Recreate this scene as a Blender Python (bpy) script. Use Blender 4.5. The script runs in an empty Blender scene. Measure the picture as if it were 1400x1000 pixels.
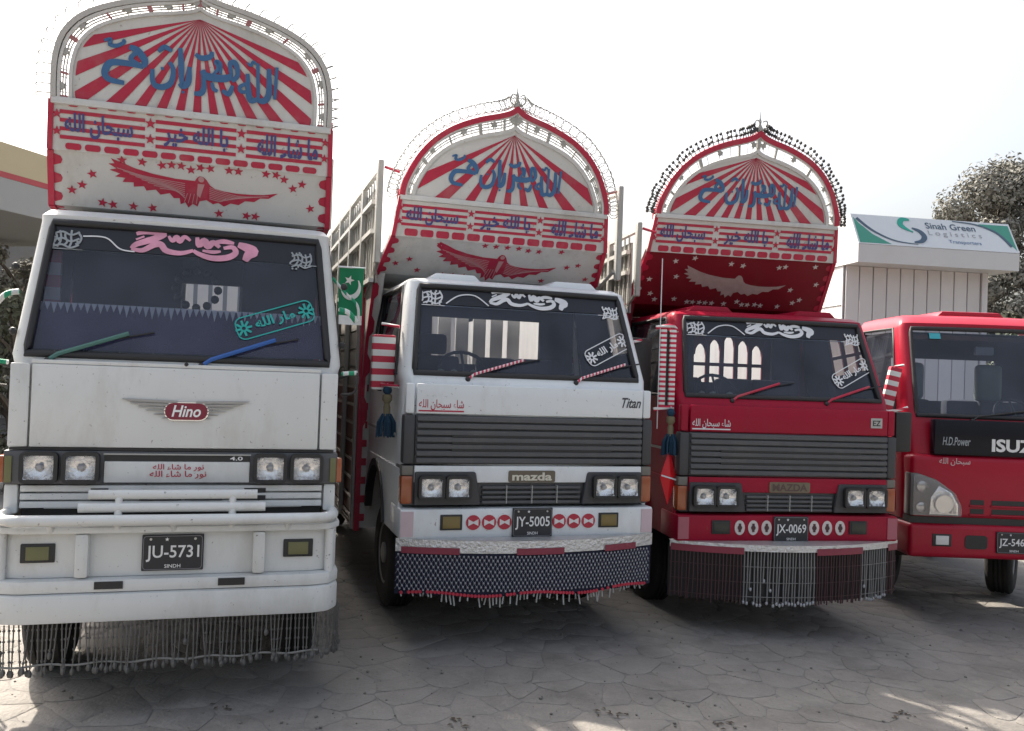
import bpy, bmesh, math, random
from mathutils import Vector, Matrix
random.seed(7)
R = math.radians
SC = bpy.context.scene
COL = SC.collection
# ------------------------------------------------------------------ camera
CAM_H = 1.85
F_PX, CAM_YAW, CAM_PITCH, CAM_ROLL = 1200.0, R(17.65), R(0.90), R(2.04)
_F = Vector((math.sin(CAM_YAW)*math.cos(CAM_PITCH), math.cos(CAM_YAW)*math.cos(CAM_PITCH), math.sin(CAM_PITCH)))
_R = Vector((math.cos(CAM_YAW), -math.sin(CAM_YAW), 0))
_U = _R.cross(_F)
_R2 = _R*math.cos(CAM_ROLL) + _U*math.sin(CAM_ROLL)
_U2 = -_R*math.sin(CAM_ROLL) + _U*math.cos(CAM_ROLL)
cd = bpy.data.cameras.new('camera'); cd.sensor_width = 36; cd.lens = 36*F_PX/1400; cd.clip_end = 3000; cd.clip_start = .05
cam = bpy.data.objects.new('camera', cd); COL.objects.link(cam)
M3 = Matrix((_R2, _U2, -_F)).transposed().to_4x4(); M3.translation = Vector((0, 0, CAM_H)); cam.matrix_world = M3
SC.camera = cam
# ------------------------------------------------------------------ sky and sun (behind the trucks, a little to the left)
SUN_EL = R(48); SUN_DIR = Vector((-.42, 1, 0)).normalized()
SUN_VEC = Vector((SUN_DIR.x*math.cos(SUN_EL), SUN_DIR.y*math.cos(SUN_EL), math.sin(SUN_EL)))
wd = bpy.data.worlds.new('World'); SC.world = wd; wd.use_nodes = True
nt = wd.node_tree; bg = nt.nodes['Background']
sky = nt.nodes.new('ShaderNodeTexSky'); sky.sky_type = 'NISHITA'; sky.sun_disc = False
sky.sun_elevation = SUN_EL; sky.sun_rotation = math.atan2(SUN_DIR.x, SUN_DIR.y)
sky.dust_density = 8.5; sky.air_density = 1.2; sky.ozone_density = 1.0; sky.altitude = 0
hs = nt.nodes.new('ShaderNodeHueSaturation'); hs.inputs['Saturation'].default_value = .58
nt.links.new(sky.outputs[0], hs.inputs['Color']); nt.links.new(hs.outputs[0], bg.inputs[0]); bg.inputs[1].default_value = .15
sl = bpy.data.lights.new('sun', 'SUN'); sl.energy = 4.8; sl.angle = R(.9); sl.color = (1, .90, .77)
so = bpy.data.objects.new('sun', sl); COL.objects.link(so); so.rotation_euler = (-SUN_VEC).to_track_quat('-Z', 'Y').to_euler(); so.location = SUN_VEC*40
vs = SC.view_settings; vs.view_transform = 'Standard'; vs.look = 'None'; vs.exposure = 1.10; vs.gamma = 1; vs.use_curve_mapping = False
SC.render.engine = 'CYCLES'; SC.cycles.max_bounces = 8; SC.cycles.transparent_max_bounces = 12; SC.cycles.caustics_reflective = False; SC.cycles.caustics_refractive = False

# ------------------------------------------------------------------ materials
MATS = {}
def PM(name, col, rough=.5, metal=0., var=.12, scale=6., bump=0., bscale=60., dirt=None, dirt_amt=.35, dscale=3., coat=0., rand=0., spec=.5, streak=1., world=False, chips=0., dents=0.):
    """principled material with mottled colour, optional grime patches and fine relief"""
    if name in MATS: return MATS[name]
    m = bpy.data.materials.new(name); m.use_nodes = True; t = m.node_tree; b = t.nodes['Principled BSDF']
    tc = t.nodes.new('ShaderNodeTexCoord'); mp = t.nodes.new('ShaderNodeMapping'); mp.inputs['Scale'].default_value = (1, 1, streak)
    if world: gp = t.nodes.new('ShaderNodeNewGeometry')
    t.links.new(gp.outputs['Position'] if world else tc.outputs['Object'], mp.inputs[0])
    n = t.nodes.new('ShaderNodeTexNoise'); n.inputs['Scale'].default_value = scale; n.inputs['Detail'].default_value = 6; n.inputs['Roughness'].default_value = .62
    t.links.new(mp.outputs[0], n.inputs['Vector'])
    mx = t.nodes.new('ShaderNodeMix'); mx.data_type = 'RGBA'
    mx.inputs['A'].default_value = tuple(max(0, c*(1-var)) for c in col)+(1,); mx.inputs['B'].default_value = tuple(min(1, c*(1+var)) for c in col)+(1,)
    t.links.new(n.outputs['Fac'], mx.inputs['Factor']); out = mx.outputs['Result']
    if dirt:
        n2 = t.nodes.new('ShaderNodeTexNoise'); n2.inputs['Scale'].default_value = dscale; n2.inputs['Detail'].default_value = 9; n2.inputs['Roughness'].default_value = .7
        t.links.new(mp.outputs[0], n2.inputs['Vector'])
        rp = t.nodes.new('ShaderNodeMapRange'); rp.inputs[1].default_value = .5; rp.inputs[2].default_value = .72; rp.inputs[4].default_value = dirt_amt
        t.links.new(n2.outputs['Fac'], rp.inputs[0])
        m2 = t.nodes.new('ShaderNodeMix'); m2.data_type = 'RGBA'; m2.inputs['B'].default_value = tuple(dirt)+(1,)
        t.links.new(rp.outputs[0], m2.inputs['Factor']); t.links.new(out, m2.inputs['A']); out = m2.outputs['Result']
    if chips:   # stone chips down to rusty metal
        n4 = t.nodes.new('ShaderNodeTexNoise'); n4.inputs['Scale'].default_value = 38; n4.inputs['Detail'].default_value = 4; n4.inputs['Roughness'].default_value = .65
        t.links.new(tc.outputs['Object'], n4.inputs['Vector'])
        r4 = t.nodes.new('ShaderNodeMapRange'); r4.inputs[1].default_value = .665; r4.inputs[2].default_value = .70; r4.inputs[4].default_value = chips; t.links.new(n4.outputs['Fac'], r4.inputs[0])
        m4 = t.nodes.new('ShaderNodeMix'); m4.data_type = 'RGBA'; m4.inputs['B'].default_value = (.10, .062, .045, 1)
        t.links.new(r4.outputs[0], m4.inputs['Factor']); t.links.new(out, m4.inputs['A']); out = m4.outputs['Result']
    if rand:
        oi = t.nodes.new('ShaderNodeObjectInfo'); mr = t.nodes.new('ShaderNodeMapRange'); mr.inputs[3].default_value = 1-rand; mr.inputs[4].default_value = 1+rand
        t.links.new(oi.outputs['Random'], mr.inputs[0])
        vm = t.nodes.new('ShaderNodeVectorMath'); vm.operation = 'SCALE'; t.links.new(out, vm.inputs[0]); t.links.new(mr.outputs[0], vm.inputs['Scale']); out = vm.outputs[0]
    t.links.new(out, b.inputs['Base Color'])
    rr = t.nodes.new('ShaderNodeMapRange'); rr.inputs[3].default_value = max(.02, rough*.8); rr.inputs[4].default_value = min(1, rough*1.25)
    t.links.new(n.outputs['Fac'], rr.inputs[0]); t.links.new(rr.outputs[0], b.inputs['Roughness'])
    b.inputs['Metallic'].default_value = metal; b.inputs['Specular IOR Level'].default_value = spec
    if coat: b.inputs['Coat Weight'].default_value = coat; b.inputs['Coat Roughness'].default_value = .12
    if dents: bump, bscale = dents, 3.2
    if bump:
        n3 = t.nodes.new('ShaderNodeTexNoise'); n3.inputs['Scale'].default_value = bscale; n3.inputs['Detail'].default_value = 5
        t.links.new(tc.outputs['Object'], n3.inputs['Vector'])
        bp = t.nodes.new('ShaderNodeBump'); bp.inputs['Strength'].default_value = bump; bp.inputs['Distance'].default_value = .02
        t.links.new(n3.outputs['Fac'], bp.inputs['Height']); t.links.new(bp.outputs[0], b.inputs['Normal'])
    MATS[name] = m; return m
def GLASS(name, tint=(.45, .5, .55), refl=1.0, rough=.02):
    if name in MATS: return MATS[name]
    m = bpy.data.materials.new(name); m.use_nodes = True; t = m.node_tree; t.nodes.remove(t.nodes['Principled BSDF'])
    tr = t.nodes.new('ShaderNodeBsdfTransparent'); tr.inputs[0].default_value = tuple(tint)+(1,)
    gl = t.nodes.new('ShaderNodeBsdfGlossy'); gl.inputs['Roughness'].default_value = rough; gl.inputs[0].default_value = (refl, refl, refl, 1)
    fr = t.nodes.new('ShaderNodeFresnel'); fr.inputs[0].default_value = 1.5
    df = t.nodes.new('ShaderNodeBsdfDiffuse'); df.inputs[0].default_value = (.30, .36, .52, 1)   # dust film, tinted bluish to stand for reflected sky
    tc = t.nodes.new('ShaderNodeTexCoord'); n = t.nodes.new('ShaderNodeTexNoise'); n.inputs['Scale'].default_value = 3; n.inputs['Detail'].default_value = 6
    t.links.new(tc.outputs['Object'], n.inputs[0]); mr = t.nodes.new('ShaderNodeMapRange'); mr.inputs[1].default_value = .3; mr.inputs[2].default_value = .8; mr.inputs[3].default_value = .025; mr.inputs[4].default_value = .11
    t.links.new(n.outputs[0], mr.inputs[0])
    m1 = t.nodes.new('ShaderNodeMixShader'); m2 = t.nodes.new('ShaderNodeMixShader')
    t.links.new(mr.outputs[0], m1.inputs[0]); t.links.new(tr.outputs[0], m1.inputs[1]); t.links.new(df.outputs[0], m1.inputs[2])
    t.links.new(fr.outputs[0], m2.inputs[0]); t.links.new(m1.outputs[0], m2.inputs[1]); t.links.new(gl.outputs[0], m2.inputs[2])
    t.links.new(m2.outputs[0], t.nodes['Material Output'].inputs[0]); MATS[name] = m; return m
def STRIPE(name, ca, cb, freq, axis='Z', rough=.6, tilt=0.):
    """tape wound in two colours"""
    if name in MATS: return MATS[name]
    m = PM(name, ca, rough); t = m.node_tree; b = t.nodes['Principled BSDF']
    tc = t.nodes.new('ShaderNodeTexCoord'); sp = t.nodes.new('ShaderNodeSeparateXYZ'); t.links.new(tc.outputs['Object'], sp.inputs[0])
    mu = t.nodes.new('ShaderNodeMath'); mu.operation = 'MULTIPLY'; mu.inputs[1].default_value = freq; t.links.new(sp.outputs[axis], mu.inputs[0])
    ad = t.nodes.new('ShaderNodeMath'); ad.operation = 'MULTIPLY_ADD'; ad.inputs[1].default_value = tilt*freq; t.links.new(sp.outputs['X'], ad.inputs[0]); t.links.new(mu.outputs[0], ad.inputs[2])
    fr = t.nodes.new('ShaderNodeMath'); fr.operation = 'FRACT'; t.links.new(ad.outputs[0], fr.inputs[0])
    gt = t.nodes.new('ShaderNodeMath'); gt.operation = 'GREATER_THAN'; gt.inputs[1].default_value = .5; t.links.new(fr.outputs[0], gt.inputs[0])
    mx = t.nodes.new('ShaderNodeMix'); mx.data_type = 'RGBA'; mx.inputs['A'].default_value = tuple(ca)+(1,); mx.inputs['B'].default_value = tuple(cb)+(1,)
    t.links.new(gt.outputs[0], mx.inputs['Factor']); t.links.new(mx.outputs['Result'], b.inputs['Base Color']); return m

GRIME = (.16, .14, .115)
white1 = PM('white paint truck', (.62, .63, .62), .42, var=.05, dirt=(.40, .375, .33), dirt_amt=.6, dscale=2.2, coat=.25, dents=.10, chips=.7, streak=.4)
white2 = PM('white paint cab', (.70, .73, .745), .38, var=.04, dirt=(.45, .43, .4), dirt_amt=.5, dscale=2.4, coat=.3, streak=.4, dents=.08, chips=.6)
red3 = PM('red paint cab', (.31, .004, .027), .40, var=.12, dirt=(.17, .02, .03), dirt_amt=.35, dscale=2.4, coat=.05, streak=.4, spec=.22, dents=.08, chips=.5)
red4 = PM('red paint newer cab', (.35, .006, .026), .34, var=.08, dirt=(.18, .03, .03), dirt_amt=.3, dscale=2, coat=.08, spec=.28)
taj_white = PM('dusty white board', (.56, .56, .545), .6, var=.08, dirt=(.32, .30, .27), dirt_amt=.65, dscale=2.5, streak=.35, chips=.45, dents=.08)
taj_red = PM('crimson sign paint', (.40, .010, .045), .5, var=.14, dirt=(.36, .14, .14), dirt_amt=.45, dscale=5)
deep_red = PM('deep red board', (.17, .003, .013), .55, var=.14, dirt=(.12, .02, .02), dirt_amt=.4, dscale=3)
ink_blue = PM('blue lettering paint', (.035, .12, .27), .5, var=.15)
teal = PM('teal sticker', (.02, .36, .33), .5, var=.1)
pink = PM('pink sticker', (.70, .06, .22), .5, var=.1)
decal_white = PM('white sticker film', (.66, .67, .69), .55, var=.08)
trim_grey = PM('weathered grey trim', (.36, .36, .34), .5, var=.12, dirt=GRIME, dirt_amt=.35)
steel = PM('dull steel', (.45, .45, .44), .4, metal=.7, var=.12, dirt=GRIME, dirt_amt=.4)
chrome = PM('chrome', (.75, .75, .75), .12, metal=1, var=.05)
silver = PM('beaten silver foil', (.62, .62, .62), .3, metal=.6, var=.15, bump=.6, bscale=45)
grille_grey = PM('grey grille plastic', (.080, .082, .088), .5, var=.12, dirt=(.15, .14, .13), dirt_amt=.4)
dark_plastic = PM('black plastic', (.018, .018, .019), .5, var=.2)
rubber = PM('window rubber', (.02, .02, .022), .6, var=.2)
tyre_m = PM('tyre rubber', (.016, .016, .016), .85, var=.2, bump=.3, bscale=40, dirt=(.05, .045, .04), dirt_amt=.4)
rim_m = PM('painted rim', (.25, .25, .24), .5, var=.15, dirt=GRIME, dirt_amt=.5)
chassis_m = PM('chassis black', (.02, .019, .018), .8, var=.25, dirt=(.06, .05, .042), dirt_amt=.5)
amber = PM('amber lens', (.32, .075, .02), .25, var=.1, coat=.5)
amber_dull = PM('fog lamp amber', (.17, .12, .03), .3, var=.2, coat=.3)
olive = PM('olive lens', (.14, .14, .06), .35, var=.2)
lens = PM('lamp reflector', (.92, .92, .92), .13, metal=1., var=.06, bump=.35, bscale=30)
plate_m = PM('black plate', (.016, .017, .022), .45, var=.15)
plate_t = PM('plate lettering', (.72, .72, .72), .5, var=.05)
cloth_dark = PM('dark upholstery', (.022, .022, .03), .9, var=.3)
cloth_purple = PM('purple plush', (.13, .09, .19), .95, var=.3, bump=.5, bscale=150)
glass = GLASS('windscreen glass', (.60, .66, .75))
glass_clear = GLASS('side glass', (.78, .82, .85))
sunband = PM('dark sun strip', (.012, .012, .018), .35, var=.2)
wood_dark = PM('weathered board', (.24, .11, .09), .5, var=.3, dirt=(.22, .18, .15), dirt_amt=.5, dscale=8, scale=14)
bead_blue = PM('dark blue cloth', (.011, .013, .034), .8, var=.25)
bead_white = PM('pale beads', (.55, .55, .56), .3, var=.1)
bead_dark = PM('dark beads', (.03, .03, .032), .35, var=.3)
chain_m = PM('grey chain', (.12, .117, .112), .5, metal=.3, var=.25)
green_f = PM('green cloth', (.010, .19, .085), .8, var=.15)
white_f = PM('white cloth', (.70, .70, .68), .85, var=.06)
tape_rw = STRIPE('red and white tape', (.45, .02, .05), (.68, .68, .66), 11.0)
tape_rw_fine = STRIPE('fine red and white tape', (.50, .02, .06), (.70, .70, .68), 26.0)
tape_x = STRIPE('red and white wiper tape', (.50, .02, .08), (.66, .62, .62), 34.0, 'X')
tape_g = STRIPE('green and white tape', (.01, .25, .13), (.6, .62, .6), 16.0, 'X')

# ------------------------------------------------------------------ mesh helpers
class Fr:
    """a 2D drawing frame: map(a, b, h) gives the point at a along U, b along V, h out of the surface"""
    def __init__(s, fn): s.map = fn
def flat(O, U, V):
    O = Vector(O); U = Vector(U).normalized(); V = Vector(V).normalized(); N = U.cross(V)
    return Fr(lambda a, b, h: O + U*a + V*b + N*h)
def front(y): return flat((0, y, 0), (1, 0, 0), (0, 0, 1))      # faces -y
class MB:
    def __init__(s): s.v = []; s.f = []
    def add(s, vs, fs):
        o = len(s.v); s.v += [tuple(p) for p in vs]; s.f += [tuple(i+o for i in f) for f in fs]; return s
    def box(s, x0, x1, y0, y1, z0, z1):
        return s.add([(x0,y0,z0),(x1,y0,z0),(x1,y1,z0),(x0,y1,z0),(x0,y0,z1),(x1,y0,z1),(x1,y1,z1),(x0,y1,z1)],
            [(3,2,1,0),(4,5,6,7),(0,1,5,4),(1,2,6,5),(2,3,7,6),(3,0,4,7)])
    def fbox(s, fr, a0, a1, b0, b1, h0, h1):
        c = [fr.map(a, b, h) for h in (h0, h1) for (a, b) in ((a0,b0),(a1,b0),(a1,b1),(a0,b1))]
        return s.add(c, [(3,2,1,0),(4,5,6,7),(0,1,5,4),(1,2,6,5),(2,3,7,6),(3,0,4,7)])
    def poly(s, fr, pts, h0, h1):
        n = len(pts); ar = sum(pts[i][0]*pts[(i+1)%n][1]-pts[(i+1)%n][0]*pts[i][1] for i in range(n))
        if ar < 0: pts = pts[::-1]
        vs = [fr.map(a, b, h1) for a, b in pts] + [fr.map(a, b, h0) for a, b in pts]
        return s.add(vs, [tuple(range(n)), tuple(range(2*n-1, n-1, -1))] + [(i, i+n, (i+1)%n+n, (i+1)%n) for i in range(n)])
    def ribbon(s, fr, pts, w, h0, h1, closed=False, taper=None):
        """flat brush stroke along pts in a drawing frame"""
        n = len(pts); L = []; Rr = []
        for i in range(n):
            p0 = pts[(i-1)%n] if (closed or i) else pts[0]; p1 = pts[(i+1)%n] if (closed or i < n-1) else pts[-1]
            dx, dy = p1[0]-p0[0], p1[1]-p0[1]; l = math.hypot(dx, dy) or 1; ww = w/2*(taper(i/(n-1)) if taper else 1)
            L.append((pts[i][0]-dy/l*ww, pts[i][1]+dx/l*ww)); Rr.append((pts[i][0]+dy/l*ww, pts[i][1]-dx/l*ww))
        vs = []
        for i in range(n): vs += [fr.map(*L[i], h1), fr.map(*Rr[i], h1), fr.map(*L[i], h0), fr.map(*Rr[i], h0)]
        fs = []
        for i in range(n if closed else n-1):
            a, b = 4*i, 4*((i+1)%n); fs += [(a, a+1, b+1, b), (a, b, b+2, a+2), (a+1, a+3, b+3, b+1), (a+2, b+2, b+3, a+3)]
        if not closed: fs += [(0, 2, 3, 1), (4*n-4, 4*n-3, 4*n-1, 4*n-2)]
        return s.add(vs, fs)
    def tube(s, path, r, n=8, closed=False, cap=True):
        path = [Vector(p) for p in path]; m = len(path); vs = []; up = None
        for i in range(m):
            a = path[(i-1)%m] if (closed or i) else path[0]; b = path[(i+1)%m] if (closed or i < m-1) else path[-1]
            d = (b-a).normalized()
            if up is None: up = d.orthogonal().normalized()
            up = (up - d*up.dot(d)); up = up.normalized() if up.length > 1e-6 else d.orthogonal().normalized()
            sd = d.cross(up); rr = r(i/(m-1)) if callable(r) else r
            vs += [path[i] + (up*math.cos(2*math.pi*k/n)+sd*math.sin(2*math.pi*k/n))*rr for k in range(n)]
        fs = [(i*n+k, i*n+(k+1)%n, ((i+1)%m)*n+(k+1)%n, ((i+1)%m)*n+k) for i in range(m if closed else m-1) for k in range(n)]
        if cap and not closed: fs += [tuple(range(n-1, -1, -1)), tuple(range((m-1)*n, m*n))]
        return s.add(vs, fs)
    def ball(s, c, r, n=6, m=4, sz=1.):
        vs = [(c[0], c[1], c[2]+r*sz)]
        for j in range(1, m):
            t = math.pi*j/m
            vs += [(c[0]+r*math.sin(t)*math.cos(2*math.pi*k/n), c[1]+r*math.sin(t)*math.sin(2*math.pi*k/n), c[2]+r*sz*math.cos(t)) for k in range(n)]
        vs.append((c[0], c[1], c[2]-r*sz)); e = len(vs)-1; fs = [(0, 1+k, 1+(k+1)%n) for k in range(n)]
        for j in range(m-2): fs += [(1+j*n+k, 1+(j+1)*n+k, 1+(j+1)*n+(k+1)%n, 1+j*n+(k+1)%n) for k in range(n)]
        fs += [(e, 1+(m-2)*n+(k+1)%n, 1+(m-2)*n+k) for k in range(n)]
        return s.add(vs, fs)
    def lathe(s, prof, O, axis, n=24):
        """prof: (radius, along) pairs"""
        O = Vector(O); ax = Vector(axis).normalized(); u = ax.orthogonal().normalized(); w = ax.cross(u); m = len(prof)
        vs = [O + ax*t + (u*math.cos(2*math.pi*k/n)+w*math.sin(2*math.pi*k/n))*r for r, t in prof for k in range(n)]
        fs = [(i*n+k, i*n+(k+1)%n, (i+1)*n+(k+1)%n, (i+1)*n+k) for i in range(m-1) for k in range(n)]
        fs += [tuple(range(n-1, -1, -1)), tuple(range((m-1)*n, m*n))]
        return s.add(vs, fs)
    def grid(s, fn, nu, nv, flip=False):
        vs = [fn(i/nu, j/nv) for j in range(nv+1) for i in range(nu+1)]; k = nu+1
        fs = [(j*k+i, j*k+i+1, (j+1)*k+i+1, (j+1)*k+i) for j in range(nv) for i in range(nu)]
        return s.add(vs, [f[::-1] for f in fs] if flip else fs)
    def text(s, fr, body, cx, cy, height, width=None, h=.003, bold=0., shear=0.):
        """lettering fitted to a box in a drawing frame; islands step in depth so that joins never lie in one plane"""
        c = bpy.data.curves.new('lettering', 'FONT'); c.body = body; c.offset = bold; c.shear = shear; c.resolution_u = 3
        o = bpy.data.objects.new('lettering', c); COL.objects.link(o); bpy.context.view_layer.update()
        me = bpy.data.meshes.new_from_object(o.evaluated_get(bpy.context.evaluated_depsgraph_get()))
        bpy.data.objects.remove(o); bpy.data.curves.remove(c)
        vs = [v.co.copy() for v in me.vertices]; fs = [tuple(p.vertices) for p in me.polygons]; bpy.data.meshes.remove(me)
        if not vs: return s
        x0, x1 = min(v.x for v in vs), max(v.x for v in vs); y0, y1 = min(v.y for v in vs), max(v.y for v in vs)
        k = height/(y1-y0); kx = width/(x1-x0) if width else k
        par = list(range(len(vs)))
        def find(a):
            while par[a] != a: par[a] = par[par[a]]; a = par[a]
            return a
        for f in fs:
            for i in f[1:]: par[find(i)] = find(f[0])
        ids = {}; out = []
        for i, v in enumerate(vs):
            q = ids.setdefault(find(i), len(ids))
            out.append(fr.map(cx+(v.x-(x0+x1)/2)*kx, cy+(v.y-(y0+y1)/2)*k, h+(q % 5)*.0004))
        return s.add(out, fs)
    def build(s, name, mat, parent=None, smooth=0, bevel=0., seg=2, kind=None, label=None):
        me = bpy.data.meshes.new(name); me.from_pydata(s.v, [], s.f); me.validate()
        if bevel:
            bm = bmesh.new(); bm.from_mesh(me); bmesh.ops.remove_doubles(bm, verts=bm.verts, dist=1e-5)
            ed = [e for e in bm.edges if len(e.link_faces) == 2 and e.calc_face_angle(0) > .5]
            bmesh.ops.bevel(bm, geom=ed, offset=bevel, segments=seg, profile=.6, affect='EDGES', clamp_overlap=True)
            bm.to_mesh(me); bm.free(); smooth = smooth or 40
        if smooth:
            me.polygons.foreach_set('use_smooth', [True]*len(me.polygons)); me.set_sharp_from_angle(angle=R(smooth))
        me.materials.append(mat); o = bpy.data.objects.new(name, me); COL.objects.link(o)
        if parent: o.parent = parent
        if kind: o['kind'] = kind
        if label: o['label'] = label
        return o
def pieces(mb, name, mat, parent, **kw):
    """one object for every separate piece collected in mb"""
    par = list(range(len(mb.v)))
    def find(a):
        while par[a] != a: par[a] = par[par[a]]; a = par[a]
        return a
    for f in mb.f:
        for i in f[1:]: par[find(i)] = find(f[0])
    gr = {}
    for f in mb.f: gr.setdefault(find(f[0]), []).append(f)
    out = []
    for fs in gr.values():
        ids = sorted({i for f in fs for i in f}); mp = {a: k for k, a in enumerate(ids)}
        m = MB(); m.add([mb.v[i] for i in ids], [tuple(mp[i] for i in f) for f in fs]); out.append(m.build(name, mat, parent, **kw))
    return out
def thing(name, label, cat, loc=(0, 0, 0), rz=0, group=None):
    o = bpy.data.objects.new(name, None); COL.objects.link(o); o.empty_display_size = .2
    o.location = loc; o.rotation_euler = (0, 0, rz); o['label'] = label; o['category'] = cat
    if group: o['group'] = group
    return o
def tag(o, label, cat, group=None):
    o['label'] = label; o['category'] = cat
    if group: o['group'] = group
    return o
def spline(pts, k=6, closed=False):
    """Catmull-Rom through 2D or 3D points"""
    n = len(pts); out = []; d = len(pts[0])
    for i in range(n if closed else n-1):
        g = lambda j: pts[j % n] if closed else pts[max(0, min(n-1, j))]
        p0, p1, p2, p3 = g(i-1), g(i), g(i+1), g(i+2)
        for q in range(k):
            t = q/k
            out.append(tuple(.5*(2*p1[c]+(p2[c]-p0[c])*t+(2*p0[c]-5*p1[c]+4*p2[c]-p3[c])*t*t+(3*p1[c]-p0[c]-3*p2[c]+p3[c])*t**3) for c in range(d)))
    if not closed: out.append(tuple(pts[-1]))
    return out
def rrect(cx, cy, w, h, r, n=4, rot=0.):
    pts = []
    for sx, sy, a0 in ((1,1,0),(-1,1,90),(-1,-1,180),(1,-1,270)):
        for k in range(n+1):
            a = R(a0+90*k/n); pts.append((sx*(w/2-r)+r*math.cos(a), sy*(h/2-r)+r*math.sin(a)))
    c, s_ = math.cos(rot), math.sin(rot)
    return [(cx+x*c-y*s_, cy+x*s_+y*c) for x, y in pts]
def star(cx, cy, r, n=5, rot=0., inner=.42):
    return [(cx+(r if k % 2 == 0 else r*inner)*math.sin(rot+math.pi*k/n), cy+(r if k % 2 == 0 else r*inner)*math.cos(rot+math.pi*k/n)) for k in range(2*n)]
def disc(cx, cy, r, n=14, sy=1.): return [(cx+r*math.cos(2*math.pi*k/n), cy+r*sy*math.sin(2*math.pi*k/n)) for k in range(n)]
def at(px, py, zc):
    """point at pixel (1400 wide) and depth zc in front of the camera"""
    return Vector((0, 0, CAM_H)) + _F*zc + _R2*((px-700)/F_PX*zc) + _U2*((500-py)/F_PX*zc)
def gz(x):
    """the yard falls gently to the right"""
    t = max(0., min(1., (x-1.6)/5.4)); return -.20*t*t*(3-2*t) if x > 1.6 else 0.
# ================================================================== THE SETTING
# ground: one sheet to the horizon, mortar colour near, voronoi paving far
def ground_mat():
    m = bpy.data.materials.new('yard ground'); m.use_nodes = True; t = m.node_tree; b = t.nodes['Principled BSDF']; b.inputs['Roughness'].default_value = .9
    tc = t.nodes.new('ShaderNodeTexCoord')
    v = t.nodes.new('ShaderNodeTexVoronoi'); v.feature = 'DISTANCE_TO_EDGE'; v.inputs['Scale'].default_value = 3.2
    v2 = t.nodes.new('ShaderNodeTexVoronoi'); v2.inputs['Scale'].default_value = 3.2
    n = t.nodes.new('ShaderNodeTexNoise'); n.inputs['Scale'].default_value = .8; n.inputs['Detail'].default_value = 10; n.inputs['Roughness'].default_value = .7
    for q in (v, v2, n): t.links.new(tc.outputs['Object'], q.inputs['Vector'])
    r = t.nodes.new('ShaderNodeMapRange'); r.inputs[1].default_value = .0; r.inputs[2].default_value = .05; r.inputs[3].default_value = .88; t.links.new(v.outputs['Distance'], r.inputs[0])
    mx = t.nodes.new('ShaderNodeMix'); mx.data_type = 'RGBA'; mx.inputs['A'].default_value = (.125, .12, .113, 1); mx.inputs['B'].default_value = (.22, .21, .197, 1); t.links.new(n.outputs['Fac'], mx.inputs['Factor'])
    sc = t.nodes.new('ShaderNodeVectorMath'); sc.operation = 'SCALE'; t.links.new(mx.outputs['Result'], sc.inputs[0]); t.links.new(r.outputs[0], sc.inputs['Scale'])
    t.links.new(sc.outputs[0], b.inputs['Base Color'])
    n3 = t.nodes.new('ShaderNodeTexNoise'); n3.inputs['Scale'].default_value = 30; n3.inputs['Detail'].default_value = 8; t.links.new(tc.outputs['Object'], n3.inputs['Vector'])
    bp = t.nodes.new('ShaderNodeBump'); bp.inputs['Strength'].default_value = .5; bp.inputs['Distance'].default_value = .02; t.links.new(n3.outputs['Fac'], bp.inputs['Height']); t.links.new(bp.outputs[0], b.inputs['Normal'])
    return m
def stone_mat():
    m = PM('paving stone', (.195, .184, .169), .88, var=.30, scale=5.5, bump=.55, bscale=38, dirt=(.10, .094, .086), dirt_amt=.85, dscale=1.3, rand=.05, world=True)
    return m
xs = [-900, -200, -60, -25, -12, -6, -3, 0, 1.6]+[1.6+5.4*k/12 for k in range(1, 13)]+[9, 14, 25, 60, 200, 900]
ys = [-400, -60, -15, -4, 0, 3, 6, 9, 12, 20, 40, 100, 300, 1400]
g = MB(); nx = len(xs)
g.add([(x, y, gz(x)) for y in ys for x in xs], [(j*nx+i, j*nx+i+1, (j+1)*nx+i+1, (j+1)*nx+i) for j in range(len(ys)-1) for i in range(nx-1)])
ground = g.build('ground', ground_mat(), smooth=60); ground['kind'] = 'structure'

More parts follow.
